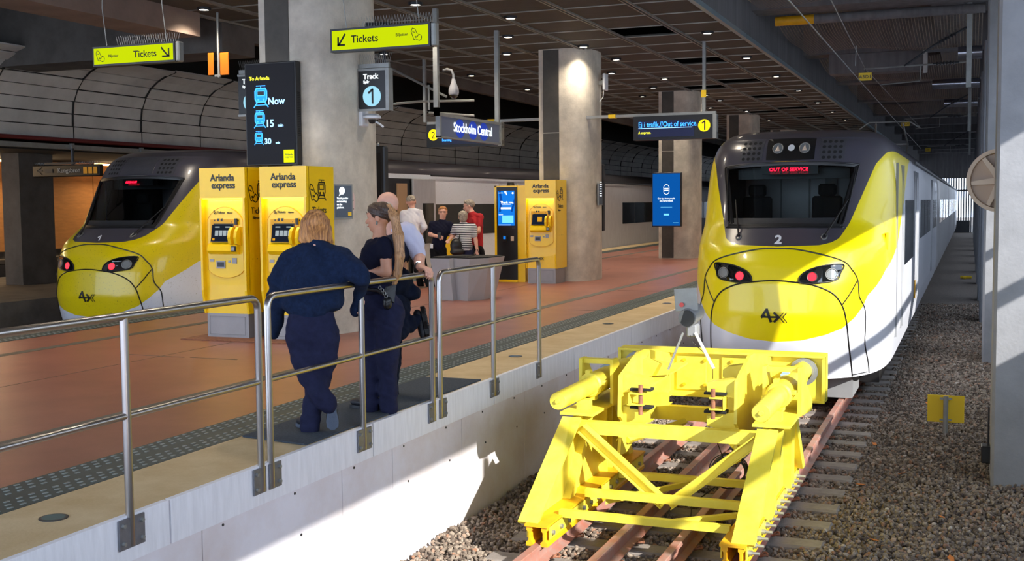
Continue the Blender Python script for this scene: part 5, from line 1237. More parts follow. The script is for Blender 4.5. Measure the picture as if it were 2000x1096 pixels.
# ------------------------------------------------------------------ overhead line over the right track
def wire(p0, p1, rad, lab, nm='contact_wire'):
    pts = [Vector(p0).lerp(Vector(p1), t/10) for t in range(11)]
    o = MB().tube(pts, rad, 5).build(nm, 'galv', loc=p0); tag(o, lab, 'wire', 'overhead wires above the right track')
wire((-1.75, 12, 3.74), (-2.07, 25, 4.05), .009, 'lower overhead wire above the right track')
wire((-1.45, 12, 3.95), (-2.07, 25, 4.42), .007, 'upper overhead wire above the right track', 'catenary_wire')
wire((-2.07, 25, 4.05), (-2.3, 60, 4.2), .009, 'lower overhead wire above the train roof, beyond the first A5D1 plate'); wire((-2.07, 25, 4.42), (-2.3, 60, 5.2), .007, 'upper overhead wire above the train roof, beyond the first A5D1 plate', 'catenary_wire')
o = MB().tube([(-1.78, 19.6, 3.89), (-1.77, 19.6, 4.22)], .006, 5).build('dropper_wire', 'galv', loc=(-1.78, 19.6, 3.9)); tag(o, 'short vertical wire between the two overhead wires', 'wire')
def cantilever(y, lab, plate):
    zs = (y-25)*.02
    r = thing('catenary_bracket', lab, 'bracket', (-.07, y, 4.0), 'catenary brackets right of the right track')
    MB().box(-.12, -.02, y-.06, y+.06, 3.95, 6.1).build('post', 'galv', r)
    MB().tube([(-.1, y, 4.46), (-1.2, y, 4.44), (-2.1, y, 4.42)], .018, 8).build('top_tube', 'galv', r); MB().tube([(-1.75, y, 4.08), (-1.0, y, 4.12), (-.98, y, 4.46)], .013, 8).build('registration_arm', 'galv', r)
    MB().tube([(-1.3, y, 4.44), (-.75, y, 4.82), (-.12, y, 5.15)], .022, 8).build('diagonal_tube', 'dgrey', r)
    for (a, b) in (((-.75, y, 4.455), (-.25, y, 4.46)), ((-.7, y, 4.85), (-.25, y, 5.08))):
        mb = MB(); a = Vector(a); b = Vector(b)
        pts, rs = [], []
        for k in range(25): pts.append(a.lerp(b, k/24)); rs.append(.05 if k % 3 == 1 and 2 < k < 22 else .02)
        mb.tube(pts, rs, 12).build('insulator', 'dgrey', r)
    if plate:
        p_ = MB().box(-2.2, -1.94, y-.02, y-.005, 4.18, 4.34).build('number_plate', 'signyel', r); text('A5D1', .095, (-2.19, y-.024, 4.225), (1, 0, 0), (0, 0, 1), 'black', p_, bold=.01, spacing=1.1)
        MB().tube([(-2.07, y, 4.34), (-2.07, y, 4.42)], .015, 6).build('clamp', 'dgrey', r)
cantilever(25, 'nearest catenary bracket with the yellow A5D1 plate above the right train', True)
cantilever(41.0, 'second catenary bracket with a small yellow A5D1 plate above the train roof', True)
cantilever(63, 'third catenary bracket far along above the train', True)
# left track cantilever behind the Track 1 sign
r = thing('catenary_bracket', 'grey tube catenary bracket over the left track between the pillar and the dome camera', 'bracket', (-12.2, 22.5, 4.0))
for a in ([(-11.0, 21, 3.75), (-9.9+-.5, 21, 3.78), (-9.2, 21, 3.75)], [(-11.2, 21, 4.55), (-10.2, 21, 4.05), (-9.8, 21, 3.85)], [(-10.2, 21, 4.1), (-10.2, 21, 3.6)], [(-10.2, 21, 3.55), (-9.2, 21, 3.45)]): MB().tube(a, .025, 8).build('tube', 'galv', r)
MB().tube([(-11.2, 21, 4.55), (-11.2, 21, 6)], .04, 6).build('post', 'dgrey', r)
# safety nets slung under the slab
def net_mat():
    m = bpy.data.materials.new('safety_net'); m.use_nodes = True; nt = m.node_tree; b = nt.nodes['Principled BSDF']; L = nt.links
    b.inputs['Base Color'].default_value = lin((150, 138, 122))+(1,); b.inputs['Roughness'].default_value = .8
    tc = nt.nodes.new('ShaderNodeTexCoord'); outs = []
    for dr in ('X', 'Y'):
        wv = nt.nodes.new('ShaderNodeTexWave'); wv.bands_direction = dr; wv.inputs['Scale'].default_value = 5; wv.inputs['Distortion'].default_value = 0
        L.new(tc.outputs['Object'], wv.inputs[0]); outs.append(wv.outputs['Fac'])
    mx = nt.nodes.new('ShaderNodeMath'); mx.operation = 'MAXIMUM'; L.new(outs[0], mx.inputs[0]); L.new(outs[1], mx.inputs[1])
    g = nt.nodes.new('ShaderNodeMapRange'); g.inputs[1].default_value = .86; g.inputs[2].default_value = 1.0; L.new(mx.outputs[0], g.inputs[0]); L.new(g.outputs[0], b.inputs['Alpha'])
    return m
M['net'] = net_mat()
for k, y0 in enumerate((17.2, 25.2, 33.2, 41.2, 49.2)):
    nx, ny = 40, 16; xx = np.linspace(-4.0, .2, nx); yy = np.linspace(y0, y0+6.2, ny)
    A, B = np.meshgrid(xx, yy); t = (B-y0)/6.2
    Z = 5.62-.4*np.sin(PI*t)*(.35+.65*(A+4)/4.2)+.05*np.sin(A*2.1+k)+.03*np.sin(B*1.7+A)
    V = np.stack([A, B, Z], -1).reshape(-1, 3); i = np.arange(ny-1)[:, None]*nx+np.arange(nx-1)[None]
    o = np_mesh('safety_net', V, np.stack([i, i+1, i+nx+1, i+nx], -1).reshape(-1, 4), 'net', loc=(-.8, y0+3, 5.4))
    tag(o, 'sagging fine beige safety net slung between the overhead beams, %s' % ['nearest to the viewer', 'second from the viewer', 'third from the viewer', 'fourth from the viewer', 'furthest back'][k], 'net', 'safety nets under the slab')
# ducts
for k, (y, z, x0, x1) in enumerate(((31.6, 5.42, -.35, .22), (39.75, 5.42, -1.2, .22), (47.75, 5.42, -1.0, .22))):
    o = MB().tube([(x0, y, z), (x1, y, z)], .16, 20).build('ventilation_pipe', mat('shiny_duct', (190, 190, 200), .25, 1.), loc=(x0, y, z), smooth=True)
    tag(o, 'shiny round ventilation pipe under the slab right of the train, %s' % ['nearest one', 'middle one', 'furthest one'][k], 'pipe', 'ventilation pipes')
r = thing('duct_box', 'grey rectangular duct with a flared white end under the overhead slab', 'duct', (-2.4, 32.4, 5.2)); MB().box(-3.6, -1.2, 32.1, 32.7, 5.1, 5.615).build('duct', 'conc_mid', r); MB().px([(32.0, 5.0), (32.8, 5.1), (32.8, 5.6), (32.0, 5.6)], -1.2, -1.12).build('flared_end', 'conc_light', r)
r = thing('long_pipe', 'long horizontal pipe with an amber end below the first overhead beam', 'pipe', (-3, 24.5, 5.5)); MB().tube([(-3.9, 24.9, 5.5), (-3.1, 24.9, 5.5)], .1, 12).build('amber_end', 'byel2', r, True); MB().tube([(-3.1, 24.9, 5.5), (.22, 24.9, 5.5)], .1, 12).build('pipe', 'conc_mid', r, True)
# ------------------------------------------------------------------ people: smooth-union bodies meshed from distance fields
class Field:
    def __init__(s, res=.008, k=.02): s.p = []; s.res = res; s.k = k
    def cap(s, a, b, ra, rb=None, k=None): s.p.append(('c', np.array(a, float), np.array(b, float), ra, ra if rb is None else rb, s.k if k is None else k)); return s
    def chain(s, pts, rs, k=None):
        for i in range(len(pts)-1): s.cap(pts[i], pts[i+1], rs[i], rs[i+1], k)
        return s
    def ell(s, c, r, ax=None, k=None):
        "ax: 3 unit vectors (rows) of the radii"
        s.p.append(('e', np.array(c, float), np.array(r, float), np.eye(3) if ax is None else np.array([np.array(a, float)/np.linalg.norm(a) for a in ax]), None, s.k if k is None else k)); return s
    def cut(s, c, r, ax=None, k=.01): s.p.append(('x', np.array(c, float), np.array(r, float), np.eye(3) if ax is None else np.array([np.array(a, float)/np.linalg.norm(a) for a in ax]), None, k)); return s
    def mesh(s, disp=None, keep=None):
        lo = np.full(3, 1e9); hi = -lo
        for q in s.p:
            if q[0] == 'x': continue
            if q[0] == 'c': R = max(q[3], q[4]); pts = np.array([q[1], q[2]])
            else: R = q[2].max(); pts = np.array([q[1]])
            lo = np.minimum(lo, pts.min(0)-R-.03); hi = np.maximum(hi, pts.max(0)+R+.03)
        n = np.ceil((hi-lo)/s.res).astype(int)+2
        ax = [lo[i]+s.res*np.arange(n[i]) for i in range(3)]
        D = np.full(n, 1.0, np.float32)
        for q in s.p:
            if q[0] == 'c': R = max(q[3], q[4]); pts = np.array([q[1], q[2]])
            else: R = q[2].max(); pts = np.array([q[1]])
            m = R+.06; a = np.maximum(((pts.min(0)-m-lo)/s.res).astype(int), 0); b = np.minimum(((pts.max(0)+m-lo)/s.res).astype(int)+2, n)
            X = np.stack(np.meshgrid(*[ax[i][a[i]:b[i]] for i in range(3)], indexing='ij'), -1)
            if q[0] == 'c':
                ab = q[2]-q[1]; L2 = max(float(ab@ab), 1e-9); t = np.clip(((X-q[1])@ab)/L2, 0, 1)
                d = np.linalg.norm(X-q[1]-t[..., None]*ab, axis=-1)-(q[3]+(q[4]-q[3])*t)
            else:
                v = (X-q[1])@q[3].T; k0 = np.linalg.norm(v/q[2], axis=-1); k1 = np.linalg.norm(v/q[2]**2, axis=-1); d = k0*(k0-1)/np.maximum(k1, 1e-6)
            sl = tuple(slice(a[i], b[i]) for i in range(3)); o = D[sl]; k = q[5]
            if q[0] == 'x': d = -d; h = np.maximum(k-np.abs(o-d), 0)/k; D[sl] = np.maximum(o, d)+h*h*k*.25
            else: h = np.maximum(k-np.abs(o-d), 0)/k; D[sl] = np.minimum(o, d)-h*h*k*.25
        if disp is not None or keep is not None:
            X = np.stack(np.meshgrid(*ax, indexing='ij'), -1)
            if disp is not None: D = D+disp(X).astype(np.float32)
            if keep is not None: D = np.maximum(D, keep(X).astype(np.float32))
        return nets(D, lo, s.res)
def nets(D, lo, res):
    ins = D < 0; n = D.shape
    c = np.zeros((n[0]-1, n[1]-1, n[2]-1), np.int8)
    for i in (0, 1):
        for j in (0, 1):
            for k in (0, 1): c += ins[i:n[0]-1+i, j:n[1]-1+j, k:n[2]-1+k]
    act = np.argwhere((c > 0) & (c < 8)); idx = -np.ones(c.shape, np.int64); idx[tuple(act.T)] = np.arange(len(act))
    S = np.zeros((len(act), 3)); W = np.zeros(len(act))
    for ax in range(3):
        o = [0, 0, 0]; o[ax] = 1; o1, o2 = [a for a in range(3) if a != ax]
        for p in (0, 1):
            for q in (0, 1):
                A = act.copy(); A[:, o1] += p; A[:, o2] += q; B = A.copy(); B[:, ax] += 1
                da = D[tuple(A.T)]; db = D[tuple(B.T)]; m = (da < 0) != (db < 0)
                t = np.where(m, da/np.where(m, da-db, 1), 0); P = A.astype(float); P[:, ax] += t
                S[m] += P[m]; W[m] += 1
    V = S/W[:, None]*res+lo; F_ = []
    for ax in range(3):
        o1, o2 = [(1, 2), (2, 0), (0, 1)][ax]
        sl0 = [slice(1, -1)]*3; sl1 = [slice(1, -1)]*3; sl0[ax] = slice(0, -1); sl1[ax] = slice(1, None)
        a = ins[tuple(sl0)]; b = ins[tuple(sl1)]; e = np.argwhere(a != b)
        if not len(e): continue
        sg = a[tuple(e.T)]; e = e+1; e[:, ax] -= 1
        qs = []
        for p, q in ((-1, -1), (0, -1), (0, 0), (-1, 0)):
            t = e.copy(); t[:, o1] += p; t[:, o2] += q; qs.append(idx[tuple(t.T)])
        Q = np.stack(qs, 1); Q[~sg] = Q[~sg][:, ::-1]; F_.append(Q)
    Fq = np.concatenate(F_); Fq = Fq[(Fq >= 0).all(1)]
    # two smoothing passes
    for it in range(2):
        acc = np.zeros_like(V); cnt = np.zeros(len(V))
        for i in range(4):
            a, b = Fq[:, i], Fq[:, (i+1) % 4]
            for d in range(3): acc[:, d] += np.bincount(a, V[b, d], len(V))+np.bincount(b, V[a, d], len(V))
            cnt += np.bincount(a, minlength=len(V))+np.bincount(b, minlength=len(V))
        V = V*.5+.5*acc/np.maximum(cnt, 1)[:, None]
    return V, Fq
def fold(seed, amp, f=(16, 16, 9)):
    rg = np.random.default_rng(seed); ph = rg.uniform(0, 6.28, 12); dr = rg.normal(size=(4, 3))
    def g(X):
        x, y, z = X[..., 0]*f[0], X[..., 1]*f[1], X[..., 2]*f[2]
        a = np.sin(x+1.3*np.sin(z+ph[0])+ph[1])*np.sin(y+1.1*np.sin(x*.7+ph[2])+ph[3])
        b = np.sin((x*.6+y*.8)*1.7+z*.9+ph[4]+1.5*np.sin(z*.8+ph[5]))
        return amp*(a*.6+b*.55)
    return g
def P(name, fld, m, root, disp=None, keep=None): v, f = fld.mesh(disp, keep); return np_mesh(name, v, f, m, root)
def V3(*a): return np.array(a, float)
def unit(v): v = np.array(v, float); return v/np.linalg.norm(v)
def head(f, c, fwd, up, R=.1, ears=True):
    "c centre of the skull; adds skull, jaw, nose, ears, brow, neck left to the caller"
    fw = unit(fwd); up = np.array(up, float); up = unit(up-fw*(up@fw)); rt = np.cross(fw, up); s = R/.1; A = (rt, fw, up)
    q = lambda a, b, d: c+(rt*a+fw*b+up*d)*s
    f.ell(q(0, -.005, .02), (.077*s, .098*s, .088*s), A, .02); f.ell(q(0, .03, -.045), (.06*s, .066*s, .07*s), A, .02); f.ell(q(0, .055, -.09), (.032*s, .03*s, .024*s), A, .02)
    f.cap(q(0, .09, .0), q(0, .112, -.034), .009*s, .014*s, .012); f.ell(q(0, .088, .03), (.05*s, .014*s, .012*s), A, .014)
    f.ell(q(0, .088, -.062), (.024*s, .012*s, .007*s), A, .006); f.ell(q(0, .086, -.074), (.02*s, .011*s, .007*s), A, .006)
    for sd in (-1, 1):
        f.ell(q(.034*sd, .06, -.025), (.026*s, .024*s, .022*s), A, .02)
        f.cut(q(.031*sd, .103, .012), (.017*s, .012*s, .012*s), A, .01); f.ell(q(.031*sd, .083, .01), (.013*s, .012*s, .011*s), A, .004)
        if ears: f.ell(q(.079*sd, -.008, -.01), (.010*s, .018*s, .031*s), A, .006); f.cut(q(.088*sd, -.004, -.006), (.006*s, .009*s, .016*s), A, .005)
    return q
def hand(f, w, d, nrm, s=1., curl=.6, side=1, R=None):
    "palm from wrist w along d, palm faces nrm; side = which side the thumb leaves; fingers curl towards nrm"
    d = unit(d); n = np.array(nrm, float); n = unit(n-d*(n@d)); b = np.cross(d, n)*side; L = .095*s
    f.ell(w+d*L*.5, (.042*s, L*.56, .016*s), (b, d, n), .012)
    for i, (off, ln) in enumerate(((.030, .072), (.010, .08), (-.011, .075), (-.030, .06))):
        p = w+d*L*.93+b*off*s; r = (.0095-.0006*i)*s; a = curl*.55; pts = [p-d*.02*s, p]; dd = d
        for k, fr in enumerate((.45, .32, .25)):
            a_ = curl*(.75+.35*k); dd = unit(d*math.cos(sum([curl*.8]*(k+1)))+n*math.sin(sum([curl*.8]*(k+1)))); p = p+dd*ln*s*fr*1.15; pts.append(p)
        f.chain(pts, [r*1.15, r*1.1, r, r*.95, r*.8], .006)
    p = w+d*L*.25+b*.03*s; q = p+(b*.7+d*.6+n*.25)*.038*s; t = q+(d*.8+n*.35*(1+curl)+b*.1)*.034*s
    f.chain([p, q, t], [.015*s, .011*s, .009*s], .01)
def shoe(f, heel, toe, up, s=1.):
    d = unit(np.array(toe)-np.array(heel)); u = np.array(up, float); u = unit(u-d*(u@d)); b = np.cross(d, u); h = np.array(heel, float); L = np.linalg.norm(np.array(toe)-h)
    f.ell(h+d*L*.2+u*.035*s, (.036*s, .05*s, .036*s), (b, d, u), .02); f.ell(h+d*L*.62+u*.028*s, (.045*s, .1*s, .03*s), (b, d, u), .025); f.ell(h+d*L*.8+u*.024*s, (.044*s, .052*s, .026*s), (b, d, u), .02)
def sole(name, heel, toe, up, root, m='sole', t=.022, ridges=False, s=1.):
    d = Vector(toe)-Vector(heel); L = d.length; d.normalize(); u = Vector(up); u = (u-d*u.dot(d)).normalized(); b = d.cross(u); mb = MB()
    prof = [(-.02, .0), (-.01, .028), (.06, .035), (.13, .033), (.2, .046), (.25, .042), (L+.005, .012)]
    prof = prof[:-1]+[(.275, .014)]; pts = [(a*L/.27, w_*s) for a, w_ in prof]; poly = pts+[(a, -w_) for a, w_ in pts[::-1]]
    h = Vector(heel); mb.prism(poly, lambda a, c: h+d*a+b*c-u*t, lambda a, c: h+d*a+b*c+u*.004)
    if ridges:
        for k in range(11):
            for sd in (-1, 1): mb.prism([(k*.026, sd*.01), (k*.026+.014, sd*.006), (k*.026+.014, sd*.044), (k*.026, sd*.046)], lambda a, c: h+d*a+b*c-u*(t+.01), lambda a, c: h+d*a+b*c-u*(t-.001))
    else:
        for k in range(7): mb.lathe([(0, 0)], h, 'z', 3) if False else mb.prism([(.02+k*.034+.012*math.cos(q*PI/4), .012*math.sin(q*PI/4)) for q in range(8)], lambda a, c: h+d*a+b*c-u*(t+.004), lambda a, c: h+d*a+b*c-u*(t-.001))
    return mb.build(name, m, root)
UP = V3(0, 0, 1)
# ---------------- woman in the dark sweater (back to the viewer, leaning on the rail)
def woman_sweater():
    base = V3(-4.56, 7.22, 0); D = depth((-4.60, 7.30, 1.2))
    J = lambda u, v, dd=0.: np.array(U(u, v, D+dd))
    r = thing('person', 'blonde woman in a baggy navy sweater leaning back on the railing', 'person', tuple(base), 'three people leaning on the railing')
    away = unit(V3(-.56, .83, 0)); rt = np.cross(away, UP)
    hp, ch, nk = J(609, 632), J(612, 525, .02), J(617, 474, .05)
    hc = J(616, 440, .07)
    sL, sR = J(572, 503, .03), J(662, 500, .03)
    eL, wL = J(543, 585, .1), J(536, 612, .14); eR, wR = J(706, 548, .02), J(700, 578, .16)
    body = Field(.009, .03)
    head(body, hc, away*.9+rt*.25, UP); body.cap(nk, hc-UP*.05, .05, .048)
    body.chain([nk, ch, hp], [.06, .10, .10]).cap(sL, sR, .05, .05).chain([sL, eL, wL], [.05, .042, .03]).chain([sR, eR, wR], [.05, .042, .03])
    hand(body, wL, unit(J(534, 660, .17)-wL), away, .8, .35, 1); hand(body, wR, unit(J(695, 620, .21)-wR), -away, .8, .35, -1)
    hL, hR = J(588, 645), J(634, 645); kL, aL = J(603, 738, -.01), J(639, 788, -.02); kR, aR = J(623, 738, .05), J(606, 826, .03)
    body.chain([hL, kL, aL], [.07, .045, .035]).chain([hR, kR, aR], [.07, .05, .035])
    P('body', body, 'skin', r)
    sw = Field(.0085, .05)
    sw.ell(J(611, 548, 0), (.20, .15, .215), (rt, away, UP), .06).ell(J(612, 500, .03), (.13, .10, .08), (rt, away, UP), .05)
    sw.chain([J(600, 487, .03), J(570, 510, .02), J(550, 545, .05), J(541, 590, .1), J(537, 622, .14), J(534, 652, .16)], [.06, .085, .085, .075, .06, .042], .05)
    sw.chain([J(632, 487, .02), J(664, 505, .0), J(692, 527, -.02), J(710, 545, -.05)], [.06, .085, .078, .056], .05).chain([J(707, 548, -.02), J(702, 572, .14), J(696, 604, .2), J(695, 612, .21)], [.05, .046, .032, .03], .03)
    sw.chain([J(578, 597, -.03), J(608, 603, -.05), J(644, 588, -.02)], [.085, .095, .08], .04).chain([J(578, 590, .03), J(608, 598, .03), J(650, 584, .05)], [.10, .11, .09], .04).chain([J(582, 560), J(646, 552)], [.12, .115], .05)
    sw.ell(J(617, 473, .04), (.064, .06, .04), (rt, away, UP), .03)
    def swd(X, g=fold(3, .006, (24, 24, 18))):
        q = (X@rt)*9+X[..., 2]*14; return g(X)+.006*np.sin(q*2.6+np.sin(q*.8)*2)
    P('sweater', sw, 'sweater', r, swd)
    tr = Field(.008, .035)
    tr.ell(J(609, 636), (.185, .14, .13), (rt, away, UP), .05).ell(J(587, 654, -.03), (.095, .11, .10), None, .04).ell(J(632, 654, -.03), (.095, .11, .10), None, .04)
    tr.ell(J(607, 606), (.165, .115, .12), (rt, away, UP), .05)
    tr.chain([J(589, 660), J(597, 700, 0), J(605, 735, -.02), J(622, 768, -.05), J(638, 786, -.03), J(642, 792, -.02)], [.115, .10, .08, .07, .064, .062]).chain([J(634, 660), J(630, 700, .02), J(622, 745, .05), J(611, 790, .04), J(606, 822, .03), J(606, 834, .03)], [.115, .105, .085, .072, .068, .074])
    P('trousers', tr, 'navy', r, fold(5, 0.005, (34, 34, 48)))
    hr = Field(.007, .03)
    hr.ell(hc+UP*.022-away*.018, (.095, .105, .098), (rt, away, UP), .03)
    for a in np.linspace(-1, 1, 9): 
        p0 = hc+rt*.07*a-away*(.07*math.sqrt(max(0, 1-a*a*.8)))+UP*.02; p1 = hc+rt*(.105*a)-away*(.055*math.sqrt(max(0, 1-a*a*.9))+.01)-UP*(.115+.015*math.sin(a*7)); hr.cap(p0, p1, .04, .026, .015)
    P('hair', hr, 'hairb', r, lambda X: .0045*np.sin(X[..., 0]*170+4*np.sin(X[..., 2]*22))*np.sin(X[..., 1]*120+3*np.sin(X[..., 2]*17)))
    toe = V3(*J(596, 848, .12)); toe[2] = .045; heel = V3(*J(607, 843, -.03)); heel[2] = .045
    heel = V3(-4.53, 7.25, .045); toe = heel+unit(V3(-.75, .6, 0))*.25
    sh = Field(.006, .02); shoe(sh, heel, toe, UP); P('shoe', sh, 'shoe', r); sole('shoe_sole', heel, toe, UP, r)
    tp = J(651, 842, -.09); tp[2] = .035; tp = J(650, 836, -.02); tp[2] = .04; hl = tp+unit(V3(-.06, .05, 1))*.24; u2 = unit(V3(-.5, .85, .1))
    sh = Field(.006, .02); shoe(sh, hl, tp, u2); P('shoe', sh, 'shoe', r); sole('shoe_sole', hl, tp, u2, r)
woman_sweater()
# ---------------- woman with the ponytail
def woman_pony():
    D = depth((-4.46, 8.2, 1.2)); J = lambda u, v, dd=0.: np.array(U(u, v, D+dd))
    base = V3(-4.5, 8.2, 0)
    r = thing('person', 'woman with a long light brown ponytail leaning on the railing', 'person', tuple(base), 'three people leaning on the railing')
    fw = unit(V3(-.97, .25, 0)); rt = np.cross(fw, UP); hfw = unit(V3(-.92, -.12, -.06))
    hc = J(742, 424); nk = J(741, 466); ch = J(737, 500); wa = J(737, 560); hp = J(744, 605)
    b = Field(.0062, .02)
    q = head(b, hc, hfw, UP, .104); b.chain([nk+V3(0, 0, -.02), hc-UP*.04], [.052, .05])
    b.chain([nk, ch, wa, hp], [.055, .085, .075, .09])
    sN, sF = J(752, 482, -.1), J(728, 478, .12); eN, wN = J(755, 531, -.12), J(712, 536, .0)
    eN[2] = max(eN[2], 1.15); wN[2] = 1.155
    b.chain([sN, eN, wN], [.052, .043, .031]); hand(b, wN, unit(V3(-.6, .7, 0)), -UP, .92, .35, 1)
    eF, wF = J(712, 522, .2), J(712, 535, .3); b.chain([sF, eF, wF], [.048, .04, .03]); hand(b, wF, unit(V3(-.3, .9, 0)), -UP, .92, .3, -1)
    b.chain([J(733, 620, .05), J(728, 705, .05), J(722, 795, .05)], [.09, .055, .04]).chain([J(758, 620, -.06), J(757, 705, -.03), J(760, 795, 0)], [.09, .055, .04])
    P('body', b, 'skin2', r)
    t = Field(.0065, .035)
    t.ell(J(736, 500, 0), (.15, .115, .13), (rt, fw, UP)).ell(J(724, 508, .02), (.10, .075, .075), (rt, fw, UP)).ell(J(737, 548), (.135, .105, .10), (rt, fw, UP)).ell(J(741, 570), (.15, .12, .05), (rt, fw, UP))
    t.chain([J(750, 478, -.08), J(753, 494, -.11)], [.068, .066]).chain([J(727, 480, .12), J(718, 500, .17)], [.06, .055]).cap(J(741, 470), J(738, 485), .055, .09)
    P('tee_shirt', t, 'tee', r, fold(8, 0.0037, (62, 62, 46)))
    tr = Field(.0068, .04)
    tr.ell(J(744, 598), (.165, .135, .13), (rt, fw, UP)).ell(J(764, 610, -.03), (.12, .10, .12), (rt, fw, UP)).cap(J(739, 572), J(741, 590), .13, .14)
    tr.chain([J(731, 622, .06), J(728, 705, .06), J(724, 760, .06), J(721, 796, .05)], [.115, .082, .07, .074]).chain([J(760, 622, -.06), J(757, 700, -.03), J(758, 760, 0), J(760, 796, 0)], [.118, .084, .07, .076])
    P('trousers', tr, 'navy', r, fold(9, 0.0045, (38, 38, 55)))
    h = Field(.0055, .02); up = UP; hq = q
    h.ell(hq(0, -.02, .035), (.086, .10, .088), (np.cross(hfw, UP), hfw, UP)).ell(hq(0, .035, .06), (.07, .06, .055), (np.cross(hfw, UP), hfw, UP)).ell(hq(0, -.07, .02), (.06, .05, .06))
    for sd in (-1, 1): h.ell(hq(.062*sd, .0, .03), (.022, .05, .04), (np.cross(hfw, UP), hfw, UP))
    P('hair', h, 'hairbr', r, lambda X: .0022*np.sin(X[..., 2]*160+X[..., 0]*60))
    tie = J(757, 405, -.02)
    MB().tube([Vector(tie)+Vector((.03*math.cos(a*PI/6), .02*math.cos(a*PI/6), .03*math.sin(a*PI/6))) for a in range(12)], .011, 8, closed=True).build('hair_tie', 'tan', r, True)
    pt = Field(.006, .02)
    pts = [hq(0, -.10, .04), tie, J(771, 425, -.07), J(778, 462, -.10), J(781, 500, -.11), J(776, 535, -.11), J(769, 560, -.11)]
    for o_ in (-.012, 0, .012): pt.chain([p+rt*o_+fw*o_*.8 for p in pts], [.024, .024, .032, .036, .034, .026, .008], .02)
    P('ponytail', pt, 'pony', r, lambda X: .003*np.sin((X[..., 0]+X[..., 1])*120+3*np.sin(X[..., 2]*7)))
    MB().tube([Vector(hq(-.09, -.006, -.045))+Vector((0, .010*math.cos(a*PI/6), .012*math.sin(a*PI/6))) for a in range(12)], .0035, 6, closed=True).build('earring', 'brass', r)
    eb = MB()
    for sd in (-1, 1): eb.tube([hq(.018*sd, .098, .038), hq(.034*sd, .096, .045), hq(.05*sd, .086, .038)], .0035, 5)
    eb.build('eyebrows', 'hairbr', r); MB().tube([hq(-.016, .100, -.067), hq(0, .106, -.066), hq(.016, .100, -.067)], .005, 6).build('lips', mat('lips', (178, 96, 90), .5), r, True)
    for k, (x, y, dx) in enumerate(((-4.60, 8.17, .1), (-4.42, 8.20, -.0))):
        hl = V3(x+.07, y-.01, .042); te = hl+unit(V3(-.9, .3+dx, 0))*.25; s_ = Field(.006, .02); shoe(s_, hl, te, UP); P('shoe', s_, 'shoe', r); sole('shoe_sole', hl, te, UP, r, 'dgrey')
    # belt pouch with strap and clip
    bt = MB().tube([J(718, 566, -.1), J(737, 567, -.17), J(752, 576, -.2), J(770, 566, -.14)], .016, 8).build('belt', 'leather', r, True)
    f_ = Field(.006, .015); f_.ell(J(757, 592, -.2), (.036, .024, .048), (rt, fw, UP)).cap(J(757, 588, -.2), J(757, 596, -.2), .036, .034); P('belt_pouch', f_, 'leather', r)
    mb = MB()
    for u_, v_ in ((742, 562), (747, 567), (751, 573), (754, 579)): c_ = Vector(J(u_, v_, -.225)); mb.tube([c_+Vector((.012*math.cos(a*PI/5), 0, .014*math.sin(a*PI/5))) for a in range(10)], .0035, 5, closed=True)
    mb.build('key_clip', 'galv', r)
    mb = MB(); a_ = [J(757, 560, -.2), J(774, 556, -.19), J(770, 592, -.2), J(762, 584, -.215), J(752, 572, -.2)]; mb.add([tuple(p) for p in a_]+[tuple(p+fw*.02) for p in a_], [(0, 1, 2, 3, 4), (9, 8, 7, 6, 5)]+[(i, (i+1) % 5, 5+(i+1) % 5, 5+i) for i in range(5)]); mb.build('leather_flap', 'leather', r)
woman_pony()
